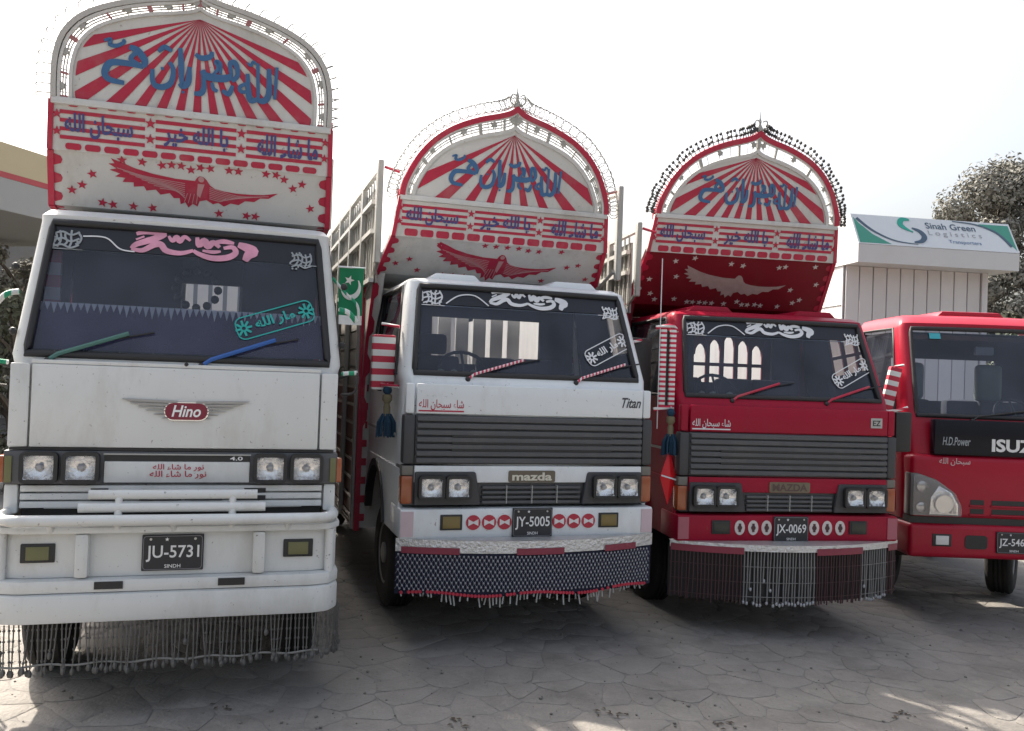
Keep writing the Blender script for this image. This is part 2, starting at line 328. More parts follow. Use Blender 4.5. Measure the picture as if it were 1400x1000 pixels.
def paving():
    rnd = random.Random(11); s = .255; seeds = []
    y = 2.6; j = 0
    while y < 9.6:
        x = -4.2 + (j % 2)*s*.5
        while x < 8.6:
            seeds.append((x+rnd.uniform(-.5, .5)*s*.82, y+rnd.uniform(-.5, .5)*s*.82)); x += s*rnd.choice((.8, 1, 1.25))
        y += s*.86; j += 1
    seeds = [q for q in seeds if rnd.random() > .12]
    cells = []
    for i, (cx, cy) in enumerate(seeds):
        if not (-3.8 < cx < 8.2 and 3.0 < cy < 9.2): continue
        P = [(cx-.6, cy-.6), (cx+.6, cy-.6), (cx+.6, cy+.6), (cx-.6, cy+.6)]
        for k, (ox, oy) in enumerate(seeds):
            if k == i or abs(ox-cx) > 1.1 or abs(oy-cy) > 1.1: continue
            mx, my, nx_, ny = (ox+cx)/2, (oy+cy)/2, ox-cx, oy-cy; Q = []
            for a in range(len(P)):
                p, q = P[a], P[(a+1) % len(P)]; dp = (p[0]-mx)*nx_+(p[1]-my)*ny; dq = (q[0]-mx)*nx_+(q[1]-my)*ny
                if dp <= 0: Q.append(p)
                if dp*dq < 0: t = dp/(dp-dq); Q.append((p[0]+(q[0]-p[0])*t, p[1]+(q[1]-p[1])*t))
            P = Q
        if len(P) < 3: continue
        d = Vector((cx, cy, 0)); zc = d.dot(_F); px = 700+d.dot(_R)/max(.1, zc)*F_PX
        cells.append((0 if (-60 < px < 1460 and 4.2 < zc < 7.5) else 1, zc, cx, cy, P))
    cells.sort(key=lambda c: c[:2]); rest = MB(); sm = stone_mat()
    for n, (_, zc, cx, cy, P) in enumerate(cells):
        gap = rnd.uniform(.001, .0055); ch = .009; top = rnd.uniform(.003, .006); tx, ty = rnd.uniform(-.008, .008), rnd.uniform(-.008, .008)
        mxc = sum(p[0] for p in P)/len(P); myc = sum(p[1] for p in P)/len(P)
        def ins(d):
            out = []
            for p in P:
                l = math.hypot(p[0]-mxc, p[1]-myc) or 1; k = max(.3, 1-d*1.25/l); out.append((mxc+(p[0]-mxc)*k, myc+(p[1]-myc)*k))
            return out
        # soften the corners of each stone
        def soft(Q):
            S = []
            for a in range(len(Q)):
                p, q = Q[a], Q[(a+1) % len(Q)]; S += [(p[0]*.82+q[0]*.18, p[1]*.82+q[1]*.18), (p[0]*.18+q[0]*.82, p[1]*.18+q[1]*.82)]
            return S
        A, B = soft(ins(gap)), soft(ins(gap+ch)); k = len(A)
        single = n < 300
        ox, oy = (mxc, myc) if single else (0, 0); oz = gz(mxc) if single else 0
        vs = [(p[0]-ox, p[1]-oy, gz(p[0])-oz-.004) for p in A]+[(p[0]-ox, p[1]-oy, gz(p[0])-oz+top-.0025) for p in A]+[(p[0]-ox, p[1]-oy, gz(p[0])-oz+top+(p[0]-mxc)*tx+(p[1]-myc)*ty) for p in B]
        fs = [(i, (i+1) % k, k+(i+1) % k, k+i) for i in range(k)]+[(k+i, k+(i+1) % k, 2*k+(i+1) % k, 2*k+i) for i in range(k)]+[tuple(range(2*k, 3*k))]
        if single:
            o = MB().add(vs, fs).build('paving_stone', sm, ground, smooth=25); o.location = (mxc, myc, gz(mxc))
        else: rest.add(vs, fs)
    rest.build('paving', sm, ground, smooth=25, kind='stuff')
paving()
def grit():
    rnd = random.Random(21); m = MB()
    for k in range(900):
        zc = rnd.uniform(4.3, 8.5); px = rnd.uniform(-50, 1450); p = at(px, 500, zc); x, y = p.x, p.y; r = .0035+.010*rnd.random()**4
        m.ball((x, y, gz(x)+.004+r*.4), r, 5, 3, .7)
    m.build('grit', PM('grit', (.15, .14, .125), .9, var=.4, scale=3, world=True), ground, kind='stuff')
    d = MB()
    for cx, cz, n in ((850, 4.95, 9), (1010, 4.85, 6), (640, 4.7, 7), (1245, 5.3, 10), (330, 4.8, 6)):
        for q in range(n):
            p = at(cx, 500, cz); x, y, a = p.x+rnd.gauss(0, .05), p.y+rnd.gauss(0, .05), rnd.uniform(0, 6.28); L = rnd.uniform(.012, .03); c, s = math.cos(a)*L, math.sin(a)*L; z = gz(x)+.009
            d.add([(x-c, y-s, z), (x+s*.4, y-c*.4, z+.006), (x+c, y+s, z+.002), (x-s*.4, y+c*.4, z+.007)], [(0, 1, 2, 3)])
    d.build('dry_leaves', PM('dry leaf', (.06, .045, .03), .9, var=.4), ground, kind='stuff')
grit()

# ------------------------------------------------------------------ trees
leaf_m = {}
def leaf_mat(name, col):
    m = PM(name, col, .7, var=.45, scale=1.3, rand=.1); b = m.node_tree.nodes['Principled BSDF']
    t = m.node_tree; tl = t.nodes.new('ShaderNodeBsdfTranslucent'); tl.inputs[0].default_value = tuple(min(1, c*1.3) for c in col)+(1,); ms = t.nodes.new('ShaderNodeMixShader'); ms.inputs[0].default_value = .25; b.inputs['Specular IOR Level'].default_value = .05
    o = t.nodes['Material Output']
    if not any(n.type == 'MIX_SHADER' and n is not ms for n in t.nodes): t.links.new(b.outputs[0], ms.inputs[1]); t.links.new(tl.outputs[0], ms.inputs[2]); t.links.new(ms.outputs[0], o.inputs[0])
    return m
bark = PM('bark', (.09, .075, .06), .9, var=.3, bump=.6, bscale=20)
def tree(loc, h, rad, label, col, n=5200, seed=1, leaf=.11, trunk_h=.35, group='trees at the yard edge'):
    rnd = random.Random(seed); t = thing('tree', label, 'tree', loc, 0, group)
    tr = MB(); top = h*.72; tr.tube(spline([(0, 0, -.1), (.05*rad, .03, h*.2), (-.04*rad, .05, h*.45), (.02, 0, top)], 4), lambda u: h*.035*(1-.8*u)+.02, 9)
    clumps = []
    for k in range(26):
        a = rnd.uniform(0, 6.28); z = trunk_h*h+(h*(1-trunk_h))*rnd.random()**.8; f = (z-trunk_h*h)/(h*(1-trunk_h)); rr = rad*math.sqrt(max(.05, 1-(2*f-.85)**2*.72))*rnd.uniform(.35, 1)
        c = Vector((math.cos(a)*rr, math.sin(a)*rr, z)); clumps.append((c, rad*rnd.uniform(.2, .42)))
        z0 = max(h*.15, min(top, z-rr*.55)); tr.tube(spline([(0, 0, z0), tuple(c*.5+Vector((0, 0, z0*.5+.1))), tuple(c)], 3), lambda u: h*.012*(1-.75*u)+.008, 5)
    tr.build('trunk', bark, t, smooth=50)
    cr = MB()
    for i in range(n):
        c, r = clumps[i % len(clumps)]; d = Vector((rnd.gauss(0, 1), rnd.gauss(0, 1), rnd.gauss(0, .8))); d = d.normalized()*r*rnd.random()**.38
        p = c+d; nrm = (d.normalized()+Vector((rnd.gauss(0, .5), rnd.gauss(0, .5), rnd.gauss(.35, .5)))).normalized(); u = nrm.orthogonal().normalized(); u = Matrix.Rotation(rnd.uniform(0, 6.28), 3, nrm) @ u; w = nrm.cross(u)
        L = leaf*rnd.uniform(.6, 1.4); W = L*.5
        cr.add([p-u*L, p+w*W+nrm*W*.25, p+u*L, p-w*W+nrm*W*.25], [(0, 1, 2, 3)])
    cr.build('crown', leaf_mat('foliage '+str(col), col), t)
    return t
def g3(px, zc):
    p = at(px, 500, zc); return (p.x, p.y, gz(p.x)-.02)
dusty = (.21, .207, .185); dim = (.085, .09, .065); palegreen = (.22, .23, .16)  # dusty: leaf dust plus distance haze mixed into the colour
tree(g3(1350, 24), 8.1, 1.75, 'tall dusty haze-tinted grey tree with rounded top rising behind white kiosk', dusty, seed=3, n=26000, leaf=.062)
tree(g3(1440, 23), 7.9, 1.8, 'dusty haze-tinted grey tree cut by right edge of picture behind kiosk', dusty, seed=4, n=24000, leaf=.062)
tree(g3(1305, 27), 7.6, 1.35, 'smaller dusty haze-tinted grey tree just above kiosk roof', dusty, seed=5, n=15000, leaf=.062)
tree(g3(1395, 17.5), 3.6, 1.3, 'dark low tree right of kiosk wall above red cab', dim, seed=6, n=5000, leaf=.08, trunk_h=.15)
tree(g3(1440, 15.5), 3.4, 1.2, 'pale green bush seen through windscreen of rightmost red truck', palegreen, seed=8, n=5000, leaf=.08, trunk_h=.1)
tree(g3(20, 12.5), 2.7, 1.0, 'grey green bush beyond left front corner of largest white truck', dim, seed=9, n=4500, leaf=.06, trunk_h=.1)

tree(g3(28, 19.5), 4.6, 1.5, 'pale haze-tinted tree under canopy beyond left edge of largest white truck', (.20, .20, .175), seed=14, n=11000, leaf=.06, trunk_h=.12)  # leaf colour lightened to stand for haze
# ------------------------------------------------------------------ fuel station canopy at the left
def canopy():
    A = at(-260, 430, 12.2); B = at(210, 430, 19.0); d = Vector((B.x-A.x, B.y-A.y, 0)); L = d.length; d.normalize()
    rz = math.atan2(d.y, d.x); c = thing('canopy', 'fuel station canopy with cream fascia and thin red stripe at far left', 'canopy', (A.x, A.y, 0), rz)
    # local x runs along the fascia; the camera is on the -y side; the roof lies behind
    top = 5.62
    MB().box(0, L, 0, 7, top-1.14, top-.06).build('roof_slab', PM('canopy grey', (.24, .24, .235), .6, var=.06, dirt=(.3, .28, .25)), c)
    MB().box(-.02, L+.02, -.05, .0, top-.50, top).build('fascia', PM('canopy cream', (.50, .42, .27), .5, var=.05), c)
    MB().box(-.02, L+.02, -.053, .0, top-.60, top-.503).build('stripe', PM('canopy red', (.42, .07, .08), .5, var=.08), c)
    MB().box(-.02, L+.02, -.047, .0, top-1.16, top-.603).build('lower_fascia', PM('canopy pale grey', (.34, .34, .335), .5, var=.05), c)
    for x in (L*.06,):
        MB().box(x-.2, x+.2, 2.2, 2.6, -.1, top-1.14).build('column', PM('column grey', (.4, .4, .39), .6, var=.08), c, bevel=.02)
    return A, d
canopy()
def shop():
    A = at(-330, 500, 21); B = at(330, 500, 24); d = Vector((B.x-A.x, B.y-A.y, 0)); L = d.length
    s = thing('station_shop', 'dark grey station building in shade under canopy at left edge', 'building', (A.x, A.y, 0), math.atan2(d.y, d.x))
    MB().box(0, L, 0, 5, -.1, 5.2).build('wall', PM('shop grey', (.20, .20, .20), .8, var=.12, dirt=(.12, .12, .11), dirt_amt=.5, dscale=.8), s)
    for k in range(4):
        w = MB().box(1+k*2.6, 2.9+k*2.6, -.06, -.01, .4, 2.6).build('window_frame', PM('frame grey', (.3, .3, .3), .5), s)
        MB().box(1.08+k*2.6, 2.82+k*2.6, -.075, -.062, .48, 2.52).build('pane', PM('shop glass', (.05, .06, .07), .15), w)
shop()

# ------------------------------------------------------------------ white site kiosk with a sloping sign
def kiosk():
    Pl = at(1173, 358, 13.4); k = thing('kiosk', 'white panelled site kiosk with sloping sign roof behind red trucks', 'kiosk', (Pl.x, Pl.y, gz(Pl.x)), R(-9))
    base = gz(Pl.x); zt = Pl.z-base                       # underside of the sign box
    W = 2.73; wall_m = PM('white kiosk panel', (.55, .535, .53), .45, var=.05, dirt=(.4, .37, .34), dirt_amt=.3, dscale=1.5, streak=.3, rand=.04)
    core = MB().box(.05, W-.34, .46, 3.0, -.05, zt).build('wall', PM('kiosk seam', (.16, .15, .15), .7), k)
    n = 10; pw = (W-.34-.05)/n
    for i in range(n): MB().box(.05+i*pw+.006, .05+(i+1)*pw-.006, .43, .458, 0, zt-.002).build('wall_panel', wall_m, core, bevel=.006, seg=1)
    for i in range(9): MB().box(.022, .048, .47+i*.28, .47+(i+1)*.28-.012, 0, zt-.002).build('wall_panel', wall_m, core)
    MB().box(W-.33, W-.23, .40, .52, 0, zt-.003).build('corner_post', wall_m, core, bevel=.008)
    # roof: a box fascia with the sign sloping back above it
    rf = PM('white sign sheet', (.54, .55, .555), .45, var=.04, dirt=(.45, .43, .4), dirt_amt=.3)
    roof = MB().poly(flat((0, 0, zt), (0, 1, 0), (0, 0, 1)), [(0, 0), (0, .27), (.28, .78), (3.0, .78), (3.2, .27), (3.2, 0)], 0, W).build('roof', rf, k)
    S = flat((0, 0, zt+.27), (1, 0, 0), (0, .28, .51)); hgt = math.hypot(.28, .51)
    face = MB(); face.fbox(S, 0, W, .01, hgt, .003, .012); face.build('sign_face', PM('sign face', (.58, .62, .645), .35, var=.03), roof)
    gre = PM('sign green', (.05, .26, .19), .4); nav = PM('sign navy', (.06, .10, .15), .4); gry = PM('sign grey', (.30, .31, .33), .4)
    m = MB(); m.poly(S, [(.03, .52), (.10, .40), (.28, .20), (.55, .03), (.03, .03)], .012, .015)
    m.poly(S, [(W-.03, .54), (W-.03, .05), (W-.15, .24), (W-.32, .42), (W-.55, .54)], .012, .015); pieces(m, 'green_corner', gre, roof)
    m = MB(); m.ribbon(S, spline([(.08, .5), (.3, .27), (.62, .1), (1.0, .055)], 6), .045, .016, .019, taper=lambda u: 1.2-u)
    m.ribbon(S, spline([(W-.1, .12), (W-.28, .38), (W-.6, .52), (W-1.0, .56)], 6), .05, .016, .019, taper=lambda u: 1.1-.8*u); pieces(m, 'swoosh', nav, roof)
    m = MB(); m.ribbon(S, spline([(.98, .53), (.86, .53), (.80, .44), (.86, .36), (.98, .29)], 6), .055, .016, .020, taper=lambda u: .5+1.2*math.sin(math.pi*min(1, u*1.1))); m.build('emblem', PM('sign teal', (.02, .33, .25), .4), roof)
    m = MB(); m.ribbon(S, spline([(.98, .37), (1.10, .31), (1.15, .21), (1.08, .12), (.95, .09)], 6), .055, .016, .020, taper=lambda u: .4+1.2*math.sin(math.pi*min(1, u))); m.build('emblem', nav, roof)
    m = MB(); m.text(S, 'Sinah Green', 1.66, .44, .12, .86, .017, bold=.012); pieces(m, 'letter', nav, roof)
    m = MB(); m.text(S, 'L o g i s t i c s', 1.70, .285, .12, .92, .017); pieces(m, 'letter', gry, roof)
    m = MB(); m.text(S, 'Transporters', 1.83, .14, .085, .56, .017, bold=.01); m.build('lettering', PM('sign blue', (.14, .22, .36), .4), roof)
    MB().tube([(.015, .5, zt-.62), (.015, 1.6, zt-.62)], .008, 6).build('wall_pipe', steel, k)
kiosk()
# ================================================================== TRUCK PIECES
def wheel(parent, x, y, r, w, side, steer=0., rim=True):
    """tyre with tread grooves, a dished rim as its child; side -1 = outer face to -x"""
    m = MB(); hwid = w/2
    prof = [(r*.56, -hwid*.8), (r*.62, -hwid), (r*.86, -hwid*1.04), (r*.96, -hwid*.9), (r, -hwid*.72), (r, -hwid*.42), (r*.97, -hwid*.38), (r*.97, -hwid*.30), (r, -hwid*.26), (r, -hwid*.06), (r*.97, -hwid*.03),
            (r*.97, hwid*.03), (r, hwid*.06), (r, hwid*.26), (r*.97, hwid*.30), (r*.97, hwid*.38), (r, hwid*.42), (r, hwid*.72), (r*.96, hwid*.9), (r*.86, hwid*1.04), (r*.62, hwid), (r*.56, hwid*.8)]
    m.lathe(prof, (0, 0, 0), (1, 0, 0), 36); t = m.build('wheel', tyre_m, parent, smooth=35)
    t.location = (x, y, r+.008); t.rotation_euler = (0, 0, steer)
    if rim:
        q = MB(); s = side
        q.lathe([(r*.59, s*hwid*.72), (r*.585, s*hwid*.86), (r*.55, s*hwid*.90), (r*.50, s*hwid*.6), (r*.36, s*hwid*.35), (r*.30, s*hwid*.42), (r*.2, s*hwid*.45), (r*.19, s*hwid*.95), (r*.12, s*hwid*1.02), (.002, s*hwid*1.02)], (0, 0, 0), (1, 0, 0), 28)
        for k in range(6):
            a = k*math.pi/3; q.lathe([(.016, s*hwid*.35), (.016, s*hwid*.62), (.002, s*hwid*.62)], (0, math.cos(a)*r*.265, math.sin(a)*r*.265), (1, 0, 0), 6)
        q.build('rim', rim_m, t, smooth=40)
    return t

def cab(truck, levels, wi, yr, bow, paint, seg_front=14, side_glass=True, name='cab', roof_fill=True):
    """lofted cab shell with real openings; levels: (z, half width, front y, corner radius). wi = (first, last) level of the windscreen.
    returns the windscreen drawing frame fn W(a, b, h): a = x, b = height above the windscreen base (0..1 of its slope in metres)"""
    def ring(L):
        z, hw, yf, rc = L[:4]; yc = yf+bow+rc; yb = L[4] if len(L) > 4 else yr
        ysd = [yb, yb-.16, (yb-.16+yc+.09)/2, yc+.09, yc]; half = [(-hw, y, z) for y in ysd]
        half += [(-hw+rc+rc*math.cos(R(180+18*k)), yc+rc*math.sin(R(180+18*k)), z) for k in range(1, 6)]
        x0 = hw-rc; fr = [(-x0+2*x0*i/seg_front, yf+bow*((-1+2*i/seg_front)**2), z) for i in range(1, seg_front)]
        return half+fr+[(-x, y, z) for x, y, z in half[::-1]]
    fine = []; mark = {}
    for i, L in enumerate(levels):
        mark[i] = len(fine); fine.append(L)
        if i < len(levels)-1 and i >= wi[0] and i < wi[1]:
            N = levels[i+1]
            for t in (.25, .5, .75): fine.append(tuple(a+(b-a)*t for a, b in zip(L, N)))
    rings = [ring(L) for L in fine]; n = len(rings[0]); m = MB(); w0, w1 = mark[wi[0]], mark[wi[1]]
    fs = []
    for j in range(len(rings)-1):
        for i in range(n-1):
            win = w0 <= j < w1
            if win and 9 <= i < 9+seg_front: continue
            if win and (i in (1, 2) or i in (n-3, n-4)): continue
            fs.append((j*n+i, j*n+i+1, (j+1)*n+i+1, (j+1)*n+i))
    if roof_fill: fs.append(tuple((len(rings)-1)*n+i for i in range(n)))
    m.add([p for r_ in rings for p in r_], fs); shell = m.build(name, paint, truck, smooth=38)
    A, B = levels[wi[0]], levels[wi[1]]; H = math.hypot(B[0]-A[0], B[2]-A[2]); sl = Vector((0, B[2]-A[2], B[0]-A[0])).normalized(); nrm = Vector((0, -sl.z, sl.y))
    def W(a, b, h):
        t = b/H; x0 = (A[1]-A[3])*(1-t)+(B[1]-B[3])*t
        return Vector((a, A[2]+(B[2]-A[2])*t+bow*(a/x0)**2, A[0]+(B[0]-A[0])*t)) + nrm*h
    fr = Fr(W); xw = lambda t: (A[1]-A[3])*(1-t)+(B[1]-B[3])*t
    g = MB(); g.grid(lambda u, v: W((2*u-1)*xw(v), v*H, -.010), seg_front, 6); gl = g.build('windscreen', glass, truck, smooth=60)
    # seal around the screen
    pts = [W((2*u-1)*xw(0)*.995, .004, .003) for u in [k/12 for k in range(13)]]+[W(xw(v)*.993, v*H, .003) for v in (.06, .25, .5, .75, .94)]+[W((1-2*u)*xw(1)*.99, H-.004, .003) for u in [k/12 for k in range(13)]]+[W(-xw(1-v)*.993, (1-v)*H, .003) for v in (.06, .25, .5, .75, .94)]
    MB().tube(pts, .021, 8, closed=True).build('window_seal', rubber, gl, smooth=60)
    if side_glass:
        for s in (0, 1):
            q = MB(); idx = (1, 2, 3) if s == 0 else (n-4, n-3, n-2); rows = range(w0, w1+1)
            sg = .012 if s == 0 else -.012
            q.add([(rings[j][i][0]+sg, rings[j][i][1], rings[j][i][2]) for j in rows for i in idx], [(r_*3+c, r_*3+c+1, (r_+1)*3+c+1, (r_+1)*3+c) for r_ in range(w1-w0) for c in range(2)])
            sw = q.build('side_window', glass_clear, truck, smooth=60)
            e = [rings[j][idx[0]] for j in rows]+[rings[w1][idx[1]]]+[rings[j][idx[2]] for j in reversed(rows)]+[rings[w0][idx[1]]]
            MB().tube(e, .014, 6, closed=True).build('window_seal', rubber, sw, smooth=60)
    return shell, gl, fr, xw, H, levels
def head_x(hw): return (-hw*.52,)
def interior(truck, hw, y0, y1, zs, zr, rear=( -.42, .42, .12, .5), dash_z=None, tint=cloth_dark, steer=-.36, head=True):
    """seats, dash, wheel, rear wall with a window, headliner"""
    dz = dash_z or zs
    MB().box(-hw+.05, hw-.05, y0+.10, y0+.52, zs-.62, dz-.03).build('dashboard', tint, truck, bevel=.03)
    MB().box(-hw+.05, hw-.05, y0+.2, y1-.02, zs-.80, zs-.74).build('cab_floor', dark_plastic, truck)
    for x in (-hw*.52, hw*.10, hw*.55):
        w = .24 if abs(x) > .2 else .18
        s = MB().box(x-w, x+w, y1-.72, y1-.22, zs-.55, zs-.33).build('seat', tint, truck, bevel=.05, seg=2)
        MB().box(x-w*.95, x+w*.95, y1-.30, y1-.16, zs-.36, zs+.16).build('backrest', tint, s, bevel=.045, seg=2)
        if head and x in head_x(hw): MB().box(x-.12, x+.12, y1-.27, y1-.18, zs+.17, zs+.34).build('headrest', tint, s, bevel=.035, seg=2)
    m = MB(); c = Vector((steer, y0+.50, zs+.02)); ax = Vector((0, .80, -.6)).normalized(); u = Vector((1, 0, 0)); v = ax.cross(u)
    m.tube([c+(u*math.cos(2*math.pi*k/20)+v*math.sin(2*math.pi*k/20))*.20 for k in range(20)], .014, 6, closed=True)
    for a in (20, 160, 270): m.tube([c, c+(u*math.cos(R(a))+v*math.sin(R(a)))*.20], .011, 5)
    m.tube([c, c+ax*.25+Vector((0, -.1, -.25))], .03, 8); m.build('steering_wheel', dark_plastic, truck, smooth=50)
    a0, a1, b0, b1 = rear; b0 += zs; b1 += zs; w = MB(); y = y1-.05
    w.box(-hw+.03, a0, y, y+.04, zs-.8, zr); w.box(a1, hw-.03, y, y+.04, zs-.8, zr); w.box(a0+.001, a1-.001, y, y+.04, zs-.8, b0); w.box(a0+.001, a1-.001, y, y+.04, b1, zr); pieces(w, 'rear_wall', tint, truck)
    MB().box(-hw+.07, hw-.07, y0+.36, y1-.06, zr-.03, zr-.01).build('headliner', PM('headliner grey', (.05, .05, .055), .9), truck)
    for s in (-1, 1): MB().box(s*(hw-.03)-.012, s*(hw-.03)+.012, y0+.26, y1-.06, zs-.8, zs-.01).build('door_trim', tint, truck)

def plate(truck, fr, cx, cz, w, h, txt, hh):
    p = MB().fbox(fr, cx-w/2, cx+w/2, cz-h/2, cz+h/2, hh, hh+.012).build('number_plate', plate_m, truck, bevel=.004, seg=1)
    q = MB().text(fr, txt, cx, cz-.004*h/.2, h*.45, w*.86, hh+.0135, bold=.012); q.build('lettering', plate_t, p)
    MB().text(fr, 'SINDH', cx, cz-h*.37, h*.10, w*.26, hh+.0135, bold=.01).build('lettering', plate_t, p); MB().poly(fr, star(cx-w*.1, cz+h*.37, h*.06), hh+.0125, hh+.0135).build('star', plate_t, p)
    for s_ in (-1, 1): MB().poly(fr, disc(cx+s_*w*.36, cz+h*.38, .007, 8), hh+.0125, hh+.017).build('bolt', steel, p)
    MB().ribbon(fr, rrect(cx, cz, w*.95, h*.92, h*.08), .003, hh+.0125, hh+.0135, closed=True).build('plate_border', PM('plate edge', (.2, .2, .21), .5), p)
    return p
def headlamp(truck, fr, cx, cz, w, h, hh):
    b = MB().ribbon(fr, rrect(cx, cz, w, h, .018), .020, hh, hh+.040, closed=True).build('headlight', dark_plastic, truck)
    f = MB(); n = 12
    def P(u, v):
        x, z = (u-.5)*2, (v-.5)*2; return fr.map(cx+x*w*.46, cz+z*h*.46, hh+.002+.034*min(1, (x*x+z*z)*.62))
    f.grid(P, n, n); f.build('reflector', lens, b, smooth=60)
    k = MB(); k.lathe([(.020, 0), (.019, .014), (.012, .022), (.002, .024)], fr.map(cx, cz, hh+.004), (0, -1, 0), 12); k.build('bulb_cap', PM('bulb glass', (.85, .85, .86), .15, var=.03), b, smooth=50)
    g = MB(); g.grid(lambda u, v: fr.map(cx+(u-.5)*w*.93, cz+(v-.5)*h*.93, hh+.036+.010*(1-(2*u-1)**2)*(1-(2*v-1)**2)), 6, 6); g.build('lens', GLASS('lamp glass', (.9, .9, .9)), b, smooth=60)
    l = MB()
    for t in (-.5, 0, .5): l.fbox(fr, cx+t*w*.46-.0015, cx+t*w*.46+.0015, cz-h*.44, cz+h*.44, hh+.019, hh+.0215)
    return b
CALLI = [  # brush strokes of the large lettering (pixel plan, deskewed on use): points, width
 ([(335,243),(240,222),(130,215),(92,250),(85,300),(120,335),(210,355)],42), ([(238,108),(290,130),(340,195),(335,243)],44), ([(290,135),(250,190),(310,228)],30), ([(75,68),(118,58),(112,95),(160,102),(205,75),(195,58)],24),
 ([(505,205),(532,260),(520,345),(470,378),(415,368),(394,320),(394,255)],36), ([(430,135),(470,102),(520,130)],30), ([(448,250),(470,250)],26), ([(575,105),(585,240),(590,352)],36), ([(640,235),(635,335),(603,370),(575,350)],40), ([(592,412),(612,412)],24),
 ([(735,285),(742,375),(722,418),(678,420)],36), ([(728,255),(760,298),(880,312),(935,290)],48), ([(800,290),(835,240),(818,195),(852,210),(852,280)],26), ([(930,295),(918,205),(955,205),(972,285),(935,332)],34), ([(795,340),(808,385),(838,402)],26), ([(868,395),(915,420),(940,360)],32), ([(678,145),(720,172),(780,160),(788,125)],34),
 ([(1246,225),(1240,455)],34), ([(1190,235),(1196,415),(1160,468),(1108,455)],40), ([(1110,200),(1122,445)],34), ([(1125,452),(1072,465),(1052,400),(1040,275)],38), ([(1045,402),(1002,402),(990,370),(1040,340)],26), ([(1036,196),(1062,216),(1078,188),(1104,206)],18)]
def calligraphy(fr, cx, cz, k, h):
    m = MB()
    for i, (pts, w) in enumerate(CALLI):
        P = [(cx+(x-690)/1100*k, cz+(265-(y-.11*(x-690)))/1100*k) for x, y in pts]
        m.ribbon(fr, spline(P, 5) if len(P) > 2 else P, w/1100*k, h, h+.003+(i % 6)*.0004, taper=lambda u: .72+.42*math.sin(math.pi*u))
    return m
SWASH = [([(60,85),(130,72),(265,78),(200,112),(140,128),(62,150),(30,175)],22),([(30,175),(110,186),(195,152),(245,148),(290,186),(395,200),(490,182)],20),([(490,182),(540,205),(640,228),(755,222),(815,192),(790,158),(720,165)],20),([(300,95),(330,125),(360,100),(385,128),(420,98),(465,122)],16),
 ([(515,100),(530,150),(570,120),(600,155),(640,130),(690,160)],22),([(650,128),(720,122),(800,132)],16),([(832,140),(900,158),(952,182),(915,205),(890,242)],34),([(60,120),(120,100)],12),([(560,182),(640,190),(700,185)],12)]
def swash(fr, cx, cz, w, h, zmin=None):
    m = MB(); k = w/925
    for i, (pts, ww) in enumerate(SWASH):
        P = [(cx+(x-492)*k, cz+(160-(y-.045*(x-492)))*k*1.38) for x, y in pts]
        m.ribbon(fr, spline(P, 5) if len(P) > 2 else P, ww*k*2.1, h, h+.0015+(i % 5)*.0004, taper=lambda u: .6+.6*math.sin(math.pi*u))
    return m
def corner_mark(fr, cx, cz, s, h, seed):
    rnd = random.Random(seed); m = MB()
    for i in range(5):
        x = cx-s*.42+s*.84*i/4; m.ribbon(fr, spline([(x-s*.05, cz+s*.40*rnd.uniform(.7, 1)), (x+s*rnd.uniform(-.06, .1), cz+s*.1), (x+s*rnd.uniform(-.1, .05), cz-s*.12), (x-s*.1, cz-s*.38*rnd.uniform(.5, 1))], 4), s*.075, h, h+.0015+.0003*i)
    for i in range(3):
        z = cz-s*.28+s*.26*i; m.ribbon(fr, spline([(cx+s*.45, z+s*.06), (cx+s*.15, z-s*.07), (cx-s*.15, z+s*.05), (cx-s*.46, z-s*.05)], 4), s*.07, h, h+.0032+.0003*i)
    for i in range(6): m.poly(fr, disc(cx+s*rnd.uniform(-.45, .45), cz+s*rnd.uniform(-.45, .48), s*.05, 6), h, h+.0045)
    return m
def capsule(fr, cx, cz, w, hgt, rot, h):
    m = MB(); m.ribbon(fr, rrect(cx, cz, w, hgt, hgt*.30, 4, rot), hgt*.055, h, h+.0015, closed=True)
    c, s = math.cos(rot), math.sin(rot); L = lambda x, y: (cx+x*c-y*s, cz+x*s+y*c)
    for e in (-1, 1):
        ex = e*(w*.5-hgt*.30)
        for k in range(8):
            a = k*math.pi/4; m.ribbon(fr, [L(ex+math.cos(a)*hgt*.08, math.sin(a)*hgt*.08), L(ex+math.cos(a)*hgt*.36, math.sin(a)*hgt*.36)], hgt*.10, h, h+.0020+.0002*k)
    sub = Fr(lambda a, b, hh: fr.map(*L(a, b), hh)); m.text(sub, '\uFEEA\uFEE0\uFEDF\uFE8D \uFEAD\uFE8E\uFEE3', 0, 0, hgt*.56, w*.52, h+.002, bold=.03)
    return m
EAGLE_OLD = [(470,640),(484,628),(500,642),(512,622),(524,652),(560,655),(620,663),(680,672),(716,664),(730,646),(744,646),(756,662),(800,684),(850,690),(905,680),(952,656),(918,700),(872,728),(822,752),(785,768),(760,758),(735,774),(705,762),(640,757),(600,742),(585,726),(560,718),(520,722),(478,716),(490,696),(472,688),(488,668)]
EAGLE = [(730,690),(650,688),(560,676),(490,660),(440,642),(398,628),(412,648),(388,650),(418,668),(392,676),(432,688),(412,702),(452,704),(440,722),(484,720),(484,738),(524,732),(534,750),(572,742),(590,762),(628,752),(644,772),(668,770),(672,796),(692,786),(704,808),(722,790),(742,800),(750,776),(778,768),(806,784),(828,776),(852,790),(880,774),(914,778),(940,758),(980,758),(1004,740),(1040,738),(1078,712),(1020,724),(960,728),(900,728),(850,724),(812,716),(792,704),(778,682),(764,670),(748,668),(738,676)]
